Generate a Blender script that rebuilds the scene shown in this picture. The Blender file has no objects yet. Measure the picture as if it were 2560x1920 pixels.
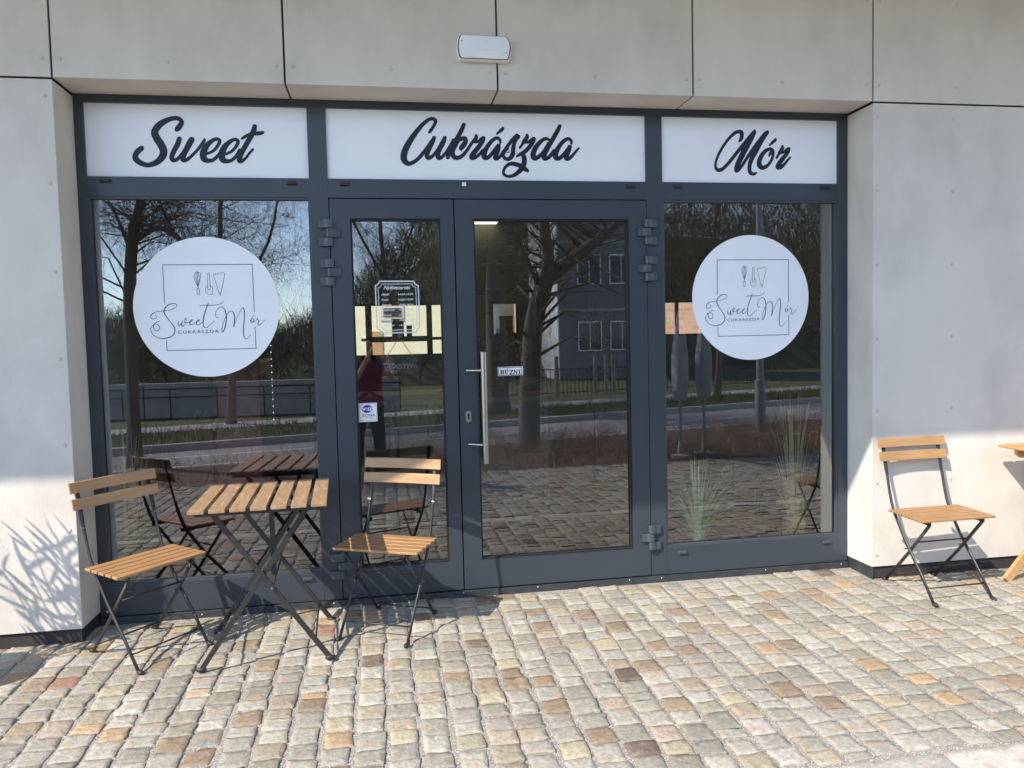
import bpy, math, random
import numpy as np
from mathutils import Vector, Matrix
R = math.radians
scene = bpy.context.scene
col = scene.collection
S = 0.88                                     # metres per unit of the surveyed front (5 units wide)

# ------------------------------------------------------------------ camera
CAM = Vector((1.5572, -4.3892, 1.4344))
YAW, PIT, ROL, FPX = R(9.3314), R(-3.1857), R(-1.3736), 1924.6
fwd = Vector((math.sin(YAW) * math.cos(PIT), math.cos(YAW) * math.cos(PIT), math.sin(PIT)))
_r = Vector((math.cos(YAW), -math.sin(YAW), 0))
_u = _r.cross(fwd)
RT = _r * math.cos(ROL) + _u * math.sin(ROL)
UP = _u * math.cos(ROL) - _r * math.sin(ROL)
cam_d = bpy.data.cameras.new('camera')
cam_d.sensor_width = 36
cam_d.lens = FPX / 2560 * 36
cam_d.clip_start, cam_d.clip_end = 0.02, 2000
cam = bpy.data.objects.new('camera', cam_d)
col.objects.link(cam)
m = Matrix.Identity(4)
for i in range(3):
    m[i][0], m[i][1], m[i][2], m[i][3] = RT[i], UP[i], -fwd[i], CAM[i]
cam.matrix_world = m
scene.camera = cam

# ------------------------------------------------------------------ sky, sun, exposure
SUNV = Vector((1.32, 1.0, -1.52)).normalized()         # the way the light travels
elev = math.asin(-SUNV.z)
world = bpy.data.worlds.new('World')
scene.world = world
world.use_nodes = True
nt = world.node_tree
nt.nodes.clear()
sky = nt.nodes.new('ShaderNodeTexSky')
sky.sky_type = 'NISHITA'
sky.sun_disc = False
sky.sun_elevation = elev
sky.sun_rotation = math.atan2(-SUNV.x, -SUNV.y)
sky.air_density, sky.dust_density, sky.ozone_density = 1.0, 0.0, 2.2
sky.altitude = 1500
bg = nt.nodes.new('ShaderNodeBackground')
bg.inputs[1].default_value = 0.15
wo = nt.nodes.new('ShaderNodeOutputWorld')
hs_ = nt.nodes.new('ShaderNodeHueSaturation')
hs_.inputs['Saturation'].default_value = 0.82
nt.links.new(sky.outputs[0], hs_.inputs['Color'])
nt.links.new(hs_.outputs[0], bg.inputs[0])
nt.links.new(bg.outputs[0], wo.inputs[0])
sun_d = bpy.data.lights.new('sun', 'SUN')
sun_d.energy = 2.25
sun_d.angle = R(0.53)
sun_d.color = (1.0, 0.90, 0.76)
sun = bpy.data.objects.new('sun', sun_d)
sun.rotation_euler = SUNV.to_track_quat('-Z', 'Y').to_euler()
sun.location = (-6, -6, 12)
col.objects.link(sun)
vs = scene.view_settings
vs.view_transform, vs.look, vs.gamma, vs.exposure = 'Standard', 'None', 1.0, 1.76
scene.cycles.use_denoising = True
scene.cycles.max_bounces = 10
scene.cycles.transparent_max_bounces = 16

# ------------------------------------------------------------------ picture-point helpers (survey of the photograph)
G = 0.03                                     # the plane of the glass


def ray(px, py):
    return fwd + RT * ((px - 1280) / FPX) - UP * ((py - 960) / FPX)


def onY(px, py, y):
    r = ray(px, py)
    return CAM + r * ((y - CAM.y) / r.y)


def onZ(px, py, z):
    r = ray(px, py)
    return CAM + r * ((z - CAM.z) / r.z)


def mp(px, py, y):                           # a thing seen mirrored in the glass, standing at real depth y (<0)
    p = onY(px, py, 2 * G - y)
    return Vector((p.x, y, p.z))


def gz(y):                                   # the paving falls away from the building
    return -0.035 + 0.028 * max(min(y, 0), -5.4)


# ------------------------------------------------------------------ object helpers
def tag(o, label=None, cat=None, group=None, kind=None):
    if label: o['label'] = label
    if cat: o['category'] = cat
    if group: o['group'] = group
    if kind: o['kind'] = kind
    return o


def thing(name, label, cat, loc=(0, 0, 0), rz=0, group=None):
    o = bpy.data.objects.new(name, None)
    o.empty_display_size = 0.1
    o.location = loc
    o.rotation_euler = (0, 0, rz)
    col.objects.link(o)
    return tag(o, label, cat, group)


def copy_tree(o, parent=None):
    c = o.copy()
    col.objects.link(c)
    if parent: c.parent = parent
    for ch in list(o.children):
        copy_tree(ch, c)
    return c


class MB:
    def __init__(s):
        s.v, s.f = [], []

    def add(s, vs, fs):
        n = len(s.v)
        s.v += [tuple(p) for p in vs]
        s.f += [tuple(i + n for i in f) for f in fs]
        return s

    def box(s, x0, x1, y0, y1, z0, z1):
        return s.add([(x0, y0, z0), (x1, y0, z0), (x1, y1, z0), (x0, y1, z0), (x0, y0, z1), (x1, y0, z1), (x1, y1, z1), (x0, y1, z1)],
                     [(0, 3, 2, 1), (4, 5, 6, 7), (0, 1, 5, 4), (1, 2, 6, 5), (2, 3, 7, 6), (3, 0, 4, 7)])

    def bar(s, p0, p1, w, t, side=(1, 0, 0)):         # flat bar: w along side, t across it
        p0, p1 = Vector(p0), Vector(p1)
        d = (p1 - p0).normalized()
        a = Vector(side)
        a = (a - d * a.dot(d)).normalized() * (w / 2)
        b = d.cross(a).normalized() * (t / 2)
        q = [p0 - a - b, p0 + a - b, p0 + a + b, p0 - a + b, p1 - a - b, p1 + a - b, p1 + a + b, p1 - a + b]
        return s.add(q, [(0, 3, 2, 1), (4, 5, 6, 7), (0, 1, 5, 4), (1, 2, 6, 5), (2, 3, 7, 6), (3, 0, 4, 7)])

    def tube(s, pts, rad, n=8, caps=True, flat=None):
        pts = [Vector(p) for p in pts]
        if not isinstance(rad, list): rad = [rad] * len(pts)
        vs, fs = [], []
        ref = None
        for i, p in enumerate(pts):
            d = (pts[min(i + 1, len(pts) - 1)] - pts[max(i - 1, 0)]).normalized()
            if ref is None:
                ref = Vector((0, 0, 1)) if abs(d.z) < 0.9 else Vector((1, 0, 0))
                if flat: ref = Vector(flat)
            a = (ref - d * ref.dot(d)).normalized()
            ref = a
            b = d.cross(a)
            r = rad[i]
            ra, rb = (r if hasattr(r, '__len__') else (r, r))
            for k in range(n):
                t = 2 * math.pi * k / n
                vs.append(p + a * (ra * math.cos(t)) + b * (rb * math.sin(t)))
        for i in range(len(pts) - 1):
            for k in range(n):
                k2 = (k + 1) % n
                fs.append((i * n + k, i * n + k2, (i + 1) * n + k2, (i + 1) * n + k))
        if caps:
            fs.append(tuple(range(n - 1, -1, -1)))
            fs.append(tuple(range((len(pts) - 1) * n, len(pts) * n)))
        return s.add(vs, fs)

    def lathe(s, prof, c=(0, 0, 0), n=24, axis='z'):
        vs, fs = [], []
        for r, z in prof:
            for k in range(n):
                t = 2 * math.pi * k / n
                p = (r * math.cos(t), r * math.sin(t), z)
                if axis == 'y': p = (p[0], -z, p[1])
                vs.append((c[0] + p[0], c[1] + p[1], c[2] + p[2]))
        for i in range(len(prof) - 1):
            for k in range(n):
                k2 = (k + 1) % n
                fs.append((i * n + k, i * n + k2, (i + 1) * n + k2, (i + 1) * n + k))
        fs.append(tuple(range(n - 1, -1, -1)))
        fs.append(tuple(range((len(prof) - 1) * n, len(prof) * n)))
        return s.add(vs, fs)

    def ball(s, c, r, n=10, mm=7):
        rx, ry, rz = r if hasattr(r, '__len__') else (r, r, r)
        vs = [(c[0], c[1], c[2] - rz)]
        for i in range(1, mm):
            t = math.pi * i / mm
            for k in range(n):
                a = 2 * math.pi * k / n
                vs.append((c[0] + rx * math.sin(t) * math.cos(a), c[1] + ry * math.sin(t) * math.sin(a), c[2] - rz * math.cos(t)))
        vs.append((c[0], c[1], c[2] + rz))
        fs = [(0, 1 + (k + 1) % n, 1 + k) for k in range(n)]
        for i in range(mm - 2):
            for k in range(n):
                a, b = 1 + i * n + k, 1 + i * n + (k + 1) % n
                fs.append((a, b, b + n, a + n))
        L = len(vs) - 1
        fs += [(L, L - n + k, L - n + (k + 1) % n) for k in range(n)]
        return s.add(vs, fs)

    def prism(s, poly, y0, y1):                       # outline in x,z pushed along y
        n = len(poly)
        vs = [(x, y0, z) for x, z in poly] + [(x, y1, z) for x, z in poly]
        fs = [tuple(range(n)), tuple(range(2 * n - 1, n - 1, -1))]
        fs += [(i, i + n, (i + 1) % n + n, (i + 1) % n) for i in range(n)]
        return s.add(vs, fs)

    def build(s, name, mat, parent=None, smooth=False, bevel=0, loc=None):
        me = bpy.data.meshes.new(name)
        me.from_pydata(s.v, [], s.f)
        me.materials.append(mat)
        if smooth:
            me.polygons.foreach_set('use_smooth', [True] * len(me.polygons))
        me.update()
        o = bpy.data.objects.new(name, me)
        col.objects.link(o)
        if parent: o.parent = parent
        if loc: o.location = loc
        if bevel:
            b = o.modifiers.new('bevel', 'BEVEL')
            b.width, b.segments, b.limit_method = bevel, 2, 'ANGLE'
        if smooth == 'auto':
            try:
                me.set_sharp_from_angle(angle=R(35))
            except Exception:
                pass
        return o


# ------------------------------------------------------------------ materials
def mat(name, c, c2=None, rough=0.5, metal=0.0, scale=8, stretch=(1, 1, 1), detail=6, lo=0.35, hi=0.65, bump=0.0, bscale=60,
        emit=None, spec=0.5, coords='Object', rand=0.0, c3=None, s3=1.2, lo3=.5, hi3=.62, trans=0):
    m = bpy.data.materials.new(name)
    m.use_nodes = True
    n, l = m.node_tree.nodes, m.node_tree.links
    b = n['Principled BSDF']
    b.inputs['Base Color'].default_value = (*c, 1)
    b.inputs['Roughness'].default_value = rough
    b.inputs['Metallic'].default_value = metal
    b.inputs['Specular IOR Level'].default_value = spec
    if emit:
        b.inputs['Emission Color'].default_value = (*emit[0], 1)
        b.inputs['Emission Strength'].default_value = emit[1]
    tc = n.new('ShaderNodeTexCoord')
    mpn = n.new('ShaderNodeMapping')
    mpn.inputs['Scale'].default_value = stretch
    l.new(tc.outputs[coords], mpn.inputs[0])
    src = mpn.outputs[0]
    if rand:
        oi = n.new('ShaderNodeObjectInfo')
        va = n.new('ShaderNodeVectorMath'); va.operation = 'MULTIPLY_ADD'
        cx = n.new('ShaderNodeCombineXYZ')
        l.new(oi.outputs['Random'], cx.inputs[0]); l.new(oi.outputs['Random'], cx.inputs[1])
        va.inputs[1].default_value = (37, 19, 11)
        l.new(cx.outputs[0], va.inputs[0]); l.new(src, va.inputs[2])
        src = va.outputs[0]
    last = None
    if c2:
        no = n.new('ShaderNodeTexNoise')
        no.inputs['Scale'].default_value = scale
        no.inputs['Detail'].default_value = detail
        no.inputs['Roughness'].default_value = 0.6
        l.new(src, no.inputs['Vector'])
        mr = n.new('ShaderNodeMapRange')
        mr.inputs[1].default_value, mr.inputs[2].default_value = lo, hi
        l.new(no.outputs[0], mr.inputs[0])
        mx = n.new('ShaderNodeMix'); mx.data_type = 'RGBA'
        mx.inputs[6].default_value = (*c, 1)
        mx.inputs[7].default_value = (*c2, 1)
        l.new(mr.outputs[0], mx.inputs[0])
        last = mx.outputs[2]
        if c3:
            n3 = n.new('ShaderNodeTexNoise')
            n3.inputs['Scale'].default_value = s3
            n3.inputs['Detail'].default_value = 5
            l.new(src, n3.inputs['Vector'])
            m3 = n.new('ShaderNodeMapRange')
            m3.inputs[1].default_value, m3.inputs[2].default_value = lo3, hi3
            l.new(n3.outputs[0], m3.inputs[0])
            x3 = n.new('ShaderNodeMix'); x3.data_type = 'RGBA'
            l.new(m3.outputs[0], x3.inputs[0]); l.new(last, x3.inputs[6])
            x3.inputs[7].default_value = (*c3, 1)
            last = x3.outputs[2]
        l.new(last, b.inputs['Base Color'])
    if bump:
        nb = n.new('ShaderNodeTexNoise')
        nb.inputs['Scale'].default_value = bscale
        nb.inputs['Detail'].default_value = 5
        l.new(src, nb.inputs['Vector'])
        bu = n.new('ShaderNodeBump')
        bu.inputs['Strength'].default_value = min(1, bump)
        bu.inputs['Distance'].default_value = 0.004
        l.new(nb.outputs[0], bu.inputs['Height'])
        l.new(bu.outputs[0], b.inputs['Normal'])
    return m


def glass_mat(name, tint, base, slope):
    m = bpy.data.materials.new(name)
    m.use_nodes = True
    n, l = m.node_tree.nodes, m.node_tree.links
    n.clear()
    out = n.new('ShaderNodeOutputMaterial')
    mixs = n.new('ShaderNodeMixShader')
    tr = n.new('ShaderNodeBsdfTransparent'); tr.inputs[0].default_value = (*tint, 1)
    gl = n.new('ShaderNodeBsdfGlossy'); gl.inputs['Roughness'].default_value = 0.0
    gl.inputs[0].default_value = (0.97, 0.98, 1.0, 1)
    fr = n.new('ShaderNodeFresnel'); fr.inputs[0].default_value = 1.5
    ma = n.new('ShaderNodeMath'); ma.operation = 'MULTIPLY_ADD'; ma.use_clamp = True
    ma.inputs[1].default_value, ma.inputs[2].default_value = slope, base
    l.new(fr.outputs[0], ma.inputs[0])
    l.new(ma.outputs[0], mixs.inputs[0])
    l.new(tr.outputs[0], mixs.inputs[1])
    l.new(gl.outputs[0], mixs.inputs[2])
    l.new(mixs.outputs[0], out.inputs[0])
    return m


M = {}
M['panel'] = mat('fibre_cement', (0.62, 0.58, 0.525), (0.53, 0.495, 0.445), rough=0.75, scale=4.5, detail=12, lo=.36, hi=.66, bump=0.3, bscale=90, stretch=(1, 1, .6),
                 coords='Object', c3=(0.635, 0.595, 0.525), s3=1.7, lo3=.45, hi3=.7)
M['joint'] = mat('joint_shadow_gap', (0.03, 0.026, 0.026), rough=0.8)
M['frame'] = mat('anthracite_metal', (0.033, 0.043, 0.056), (0.038, 0.048, 0.061), rough=0.36, scale=2, bump=0.03, bscale=300)
M['gasket'] = mat('black_gasket', (0.012, 0.012, 0.014), rough=0.6)
M['bead'] = mat('glazing_bead', (0.05, 0.058, 0.066), rough=0.4)
M['glass'] = glass_mat('window_glass', (0.82, 0.86, 0.84), 0.115, 2.0)
M['film'] = mat('white_film', (0.82, 0.84, 0.87), (0.79, 0.81, 0.85), rough=0.35, scale=3)
M['letter'] = mat('dark_lettering', (0.014, 0.020, 0.030), rough=0.35, spec=.25)
M['thinline'] = mat('thin_print', (0.05, 0.05, 0.10), rough=0.5)
M['steel'] = mat('brushed_steel', (0.46, 0.43, 0.39), (0.40, 0.37, 0.34), rough=0.33, metal=1.0, scale=60, stretch=(1, 1, .02))
M['hinge'] = mat('hinge_metal', (0.05, 0.064, 0.078), rough=0.42)
M['black'] = mat('black_steel', (0.020, 0.020, 0.021), (0.028, 0.027, 0.026), rough=0.42, scale=30)
M['blackplastic'] = mat('black_plastic', (0.02, 0.02, 0.02), rough=0.55)
M['white'] = mat('white_plastic', (0.80, 0.80, 0.80), (0.70, 0.71, 0.72), rough=0.4, scale=6)
M['lamp_lens'] = mat('lamp_lens', (0.80, 0.82, 0.84), (0.72, 0.76, 0.80), rough=0.22, scale=14)
M['kick'] = mat('sill_metal', (0.030, 0.036, 0.040), (0.06, 0.065, 0.065), rough=0.5, scale=14, lo=.5, hi=.75)
M['teak'] = mat('oiled_wood', (0.40, 0.225, 0.10), (0.27, 0.14, 0.055), rough=0.45, scale=7, stretch=(1, 9, 9), rand=1, lo=.3, hi=.7, bump=0.15, bscale=40)
M['teakback'] = mat('oiled_wood_rails', (0.42, 0.245, 0.11), (0.31, 0.17, 0.07), rough=0.45, scale=6, stretch=(1, 9, 9), rand=1, lo=.3, hi=.7, bump=0.15, bscale=40)
M['brownwood'] = mat('weathered_wood', (0.355, 0.225, 0.125), (0.235, 0.14, 0.075), rough=0.6, scale=6, stretch=(9, 1.2, 9), rand=1, lo=.32, hi=.68, bump=0.35, bscale=50,
                     c3=(0.44, 0.33, 0.215), s3=9, lo3=.55, hi3=.75)
M['pine'] = mat('natural_wood', (0.52, 0.31, 0.14), (0.40, 0.22, 0.09), rough=0.5, scale=6, stretch=(9, 1.2, 9), rand=1, bump=0.2, bscale=40)


# ------------------------------------------------------------------ lettering: strokes -> one clean flat mesh
def crom(pts, k=7):
    out = []
    n = len(pts)
    for i in range(n - 1):
        p0, p1, p2, p3 = (np.array(pts[max(i - 1, 0)]), np.array(pts[i]), np.array(pts[i + 1]), np.array(pts[min(i + 2, n - 1)]))
        for j in range(k):
            t = j / k
            out.append(0.5 * (2 * p1 + (p2 - p0) * t + (2 * p0 - 5 * p1 + 4 * p2 - p3) * t * t + (3 * p1 - p0 - 3 * p2 + p3) * t ** 3))
    out.append(np.array(pts[-1]))
    return out


def strokes_mesh(strokes, zoom, step, place, grow=0.0, straight=False):
    """union of tapered strokes, traced into cells; place(px,py) gives the 3D point"""
    ox, oy, sc = zoom
    segs = []
    for st in strokes:
        pts = [(ox + a / sc, oy + b / sc, max(w / sc / 2, 0.25) + grow) for a, b, w in st]
        lin = [np.array(p, float) for p in pts] if (straight or len(pts) == 2) else crom(pts)
        segs += list(zip(lin[:-1], lin[1:])) if len(lin) > 1 else [(lin[0], lin[0] + 1e-3)]
    A = np.array([s[0] for s in segs]); B = np.array([s[1] for s in segs])
    x0 = min(A[:, 0].min(), B[:, 0].min()) - 3 * step - A[:, 2].max()
    y0 = min(A[:, 1].min(), B[:, 1].min()) - 3 * step - A[:, 2].max()
    x1 = max(A[:, 0].max(), B[:, 0].max()) + 3 * step + A[:, 2].max()
    y1 = max(A[:, 1].max(), B[:, 1].max()) + 3 * step + A[:, 2].max()
    nx, ny = int((x1 - x0) / step) + 2, int((y1 - y0) / step) + 2
    f = np.full((ny, nx), -9.0)
    for a, b in segs:
        r = max(a[2], b[2]) + 2 * step
        i0 = max(int((min(a[0], b[0]) - r - x0) / step), 0); i1 = min(int((max(a[0], b[0]) + r - x0) / step) + 2, nx)
        j0 = max(int((min(a[1], b[1]) - r - y0) / step), 0); j1 = min(int((max(a[1], b[1]) + r - y0) / step) + 2, ny)
        X, Y = np.meshgrid(x0 + np.arange(i0, i1) * step, y0 + np.arange(j0, j1) * step)
        dx, dy = b[0] - a[0], b[1] - a[1]
        L = dx * dx + dy * dy + 1e-9
        t = np.clip(((X - a[0]) * dx + (Y - a[1]) * dy) / L, 0, 1)
        d = a[2] + (b[2] - a[2]) * t - np.hypot(X - a[0] - dx * t, Y - a[1] - dy * t)
        f[j0:j1, i0:i1] = np.maximum(f[j0:j1, i0:i1], d)
    ins = f > 0
    cnt = ins[:-1, :-1].astype(int) + ins[:-1, 1:] + ins[1:, :-1] + ins[1:, 1:]
    mb = MB()
    V = {}

    def vid(key, x, y):
        if key not in V:
            V[key] = len(mb.v)
            mb.v.append(tuple(place(x, y)))
        return V[key]
    full = cnt == 4
    for j in range(ny - 1):
        row = full[j]
        i = 0
        while i < nx - 1:
            if row[i]:
                k = i
                while k < nx - 1 and row[k]: k += 1
                ids = [vid((a, b), x0 + a * step, y0 + b * step) for a, b in ((i, j), (k, j), (k, j + 1), (i, j + 1))]
                mb.f.append(tuple(ids[::-1]))
                i = k
            else:
                i += 1
    js, is_ = np.nonzero((cnt > 0) & (cnt < 4))
    for j, i in zip(js, is_):
        cs = [(i, j), (i + 1, j), (i + 1, j + 1), (i, j + 1)]
        poly = []
        for q in range(4):
            a, b = cs[q], cs[(q + 1) % 4]
            fa, fb = f[a[1], a[0]], f[b[1], b[0]]
            if fa > 0: poly.append(vid(a, x0 + a[0] * step, y0 + a[1] * step))
            if (fa > 0) != (fb > 0):
                t = fa / (fa - fb)
                key = ('e',) + (min(a, b) + max(a, b))
                poly.append(vid(key, x0 + (a[0] + (b[0] - a[0]) * t) * step, y0 + (a[1] + (b[1] - a[1]) * t) * step))
        if len(poly) >= 3: mb.f.append(tuple(poly[::-1]))
    return mb


def text_mesh(txt, place, shear=0.0, offset=0.0, space=1.0):
    """built-in font, fitted by its bounding box to place(u, v), u and v in 0..1 (v down)"""
    cu = bpy.data.curves.new('t', 'FONT')
    cu.body = txt
    cu.shear = shear
    cu.offset = offset
    cu.space_character = space
    cu.resolution_u = 3
    o = bpy.data.objects.new('t', cu)
    col.objects.link(o)
    bpy.context.view_layer.update()
    dg = bpy.context.evaluated_depsgraph_get()
    me = o.evaluated_get(dg).to_mesh()
    co = [v.co.copy() for v in me.vertices]
    fs = [tuple(p.vertices) for p in me.polygons]
    o.evaluated_get(dg).to_mesh_clear()
    bpy.data.objects.remove(o)
    bpy.data.curves.remove(cu)
    mb = MB()
    if not co: return mb
    xs = [c.x for c in co]; ys = [c.y for c in co]
    x0, x1, y0, y1 = min(xs), max(xs), min(ys), max(ys)
    mb.add([place((c.x - x0) / (x1 - x0), (y1 - c.y) / (y1 - y0)) for c in co], fs)
    return mb


def quad_place(tl, tr, bl, br, y):
    def f(u, v):
        px = (tl[0] * (1 - u) + tr[0] * u) * (1 - v) + (bl[0] * (1 - u) + br[0] * u) * v
        py = (tl[1] * (1 - u) + tr[1] * u) * (1 - v) + (bl[1] * (1 - u) + br[1] * u) * v
        return onY(px, py, y)
    return f


# ------------------------------------------------------------------ the building: cladding, shopfront, room behind
F = -0.28 * S                                # front face of the cladding
ZS = 3.153 * S                               # underside of the lintel
HS = 3.75                                    # soffit of the projecting upper floor
OV = (HS - 0.906 * S) / 1.52                 # its projection
bld = thing('shop_building', 'pastry shop with pale panel walls and dark framed glass front under white name signs', 'building')


def panelbox(mb, x0, x1, z0, z1, y0=F, t=0.012):
    mb.box(x0, x1, y0, y0 + t, z0, z1)


g = 0.0055
wp = MB()
rvp = []


def rivet(x, z): rvp.append((x, z))



P = 1.25 * S
for i in range(-4, 11):
    panelbox(wp, i * P + g, (i + 1) * P - g, ZS, HS - .01)
    zb, zt = 0.035 * S, 3.14 * S
    if i < 0 or i >= 4:
        a = i * P + g if i != 4 else 5 * S + .002
        b = (i + 1) * P - g if i != -1 else -.002
        panelbox(wp, a, b, zb, zt)
        for z in (.115, .61, 1.1, 1.59, 2.08, 2.57, 3.05):
            for dx in (.04, .6, 1.21):
                rivet((i * 1.25 + dx) * S if i < 0 else (i * 1.25 + dx - .005) * S, z * S)
    for z in (3.255, 3.80):
        for dx in (.045, .61, 1.205):
            rivet((i * 1.25 + dx) * S, z * S)
# lintel soffit strips and reveals
for i in range(4):
    wp.box(i * P + g - (g if i == 0 else 0), (i + 1) * P - g + (g if i == 3 else 0), F + .0125, .03, ZS, ZS + .012)
wp.box(-.014, 0, F + .002, .03, .035 * S, ZS - .014)
wp.box(5 * S, 5 * S + .014, F + .002, .03, .035 * S, ZS - .014)
cl = wp.build('wall_cladding', M['panel'], bld)
rv = MB()
r0 = None
M['rivet'] = mat('panel_rivet', (0.50, 0.47, 0.43), rough=0.5)
for x_, z_ in rvp:
    d_ = Vector((x_, F, z_)) - CAM
    t_ = d_.dot(fwd)
    if abs(d_.dot(RT) / t_) * FPX > 1290 or abs(d_.dot(UP) / t_) * FPX > 970:
        rv.lathe([(.011, 0), (.010, .0025), (.006, .004)], (x_, F, z_), 8, 'y')
        continue
    if r0 is None:
        r0 = MB().lathe([(.010, 0), (.009, .0025), (.006, .0035)], (0, 0, 0), 12, 'y').build('rivet', M['rivet'], bld, smooth=True)
        r0.location = (x_, F, z_)
    else:
        c_ = r0.copy(); col.objects.link(c_); c_.parent = bld; c_.location = (x_, F, z_)
tag(rv.build('further_rivets', M['rivet'], bld, smooth=True), kind='stuff')
bk = MB()
bk.box(-4.5, -.016, F + .013, .25, -.3, ZS - .004)
bk.box(5 * S + .016, 12.2, F + .013, .25, -.3, ZS - .004)
bk.box(-4.5, 12.2, F + .0135, .25, ZS + .0125, HS - .008)
bk.build('wall_core', M['joint'], bld)
M['soffit'] = mat('soffit_render', (0.78, 0.76, 0.72), rough=0.85)
up = MB()
up.box(-6, 14, F - OV, 7.2, HS, HS + .7)
up.build('upper_floor', M['soffit'], bld)
MB().box(-.012, -.006, F + .004, .0, -.2, .034 * S).build('plinth', M['kick'], bld)
MB().box(5 * S + .006, 5 * S + .012, F + .004, .0, -.2, .034 * S).build('plinth', M['kick'], bld)

# fixed frame
fr = MB()
def fb(x0, x1, z0, z1, y0=0.0, y1=.07): fr.box(x0 * S, x1 * S, y0, y1, z0 * S, z1 * S)
fb(0.001, 4.999, 3.105, 3.19)
fb(0.001, .054, 0, 3.105); fb(4.926, 4.999, 0, 3.105)
fb(1.34, 1.454, 0, 3.105); fb(3.529, 3.643, 0, 3.105)
for a, b in ((.054, 1.34), (1.454, 3.529), (3.643, 4.926)): fb(a, b, 2.552, 2.671)
fr.build('front_frame', M['frame'], bld, bevel=.002)
gk = MB()
gk.box(1.454 * S, 3.529 * S, .045, .069, 0, 2.552 * S)     # dark rebate seen in the door gaps; the leaves' holes are cut out of it below
gk = MB()
for a, b, c, d in ((1.454, 1.50, 0, 2.552), (2.2, 2.28, 0, 2.552), (3.48, 3.529, 0, 2.552), (1.50, 2.2, 2.5, 2.552), (2.28, 3.48, 2.5, 2.552), (1.50, 2.2, 0, .05), (2.28, 3.48, 0, .05)):
    gk.box(a * S, b * S, .056, .068, c * S, d * S)
gk.build('door_rebate', M['gasket'], bld)
kk = MB()
kk.box(0.002, 5 * S - .002, -.014, .05, -.16, -.004)
kk.build('sill_strip', M['kick'], bld, bevel=.002)
sc = MB()
for px, py in ((1574, 1449), (1654, 1445), (1914, 1425), (1159, 1482), (1345, 1467), (2103, 1410), (932, 1501), (835, 1508), (505, 1536)):
    p = onY(px, py, -.015)
    MB().ball((p.x, -.0155, max(min(p.z, -.012), -.03)), (.0035, .002, .0035), 8, 5).build('screw', M['white'], bld, smooth=True)

# sign panels
def sign(name, x0, x1, words_mb):
    s = MB().box(x0 * S, x1 * S, .016, .03, 2.671 * S, 3.105 * S).build('sign_panel', M['film'], bld)
    words_mb.build('lettering', M['letter'], s)
    return s


SW = [[(750, 268, 70), (772, 245, 92), (812, 190, 82), (822, 140, 66), (765, 98, 68), (690, 98, 72), (590, 130, 85), (480, 200, 105), (410, 305, 113), (440, 400, 115), (500, 490, 120), (545, 590, 118), (530, 680, 115), (450, 765, 95), (350, 808, 78), (280, 812, 76), (190, 780, 85), (120, 720, 92), (117, 660, 90), (150, 605, 92), (205, 560, 86)],
      [(788, 415, 78), (760, 500, 82), (705, 600, 80), (672, 690, 78), (690, 735, 72), (740, 735, 60), (800, 680, 55), (870, 590, 60), (930, 480, 72), (978, 425, 88), (930, 520, 85), (880, 610, 85), (845, 690, 85), (850, 735, 78), (900, 735, 60), (970, 680, 50), (1060, 590, 48), (1130, 500, 54), (1170, 440, 50), (1172, 408, 20)],
      [(1205, 642, 40), (1300, 602, 46), (1370, 530, 52), (1408, 450, 55), (1375, 416, 54), (1310, 430, 60), (1220, 505, 84), (1165, 600, 105), (1155, 680, 104), (1180, 730, 92), (1240, 748, 66), (1310, 735, 56), (1380, 670, 52), (1430, 600, 50)],
      [(1488, 650, 40), (1583, 610, 46), (1653, 538, 52), (1691, 458, 55), (1658, 424, 54), (1593, 438, 60), (1503, 513, 84), (1450, 608, 105), (1440, 688, 104), (1463, 738, 92), (1523, 756, 66), (1593, 740, 56), (1663, 675, 54), (1715, 590, 60)],
      [(1945, 222, 72), (1925, 300, 84), (1850, 440, 82), (1780, 560, 82), (1725, 670, 82), (1708, 735, 76), (1735, 758, 62), (1800, 715, 46), (1860, 640, 42), (1918, 575, 40)],
      [(1752, 408, 40), (1820, 365, 52), (1920, 335, 62), (2040, 324, 62), (2074, 312, 44)]]
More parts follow.
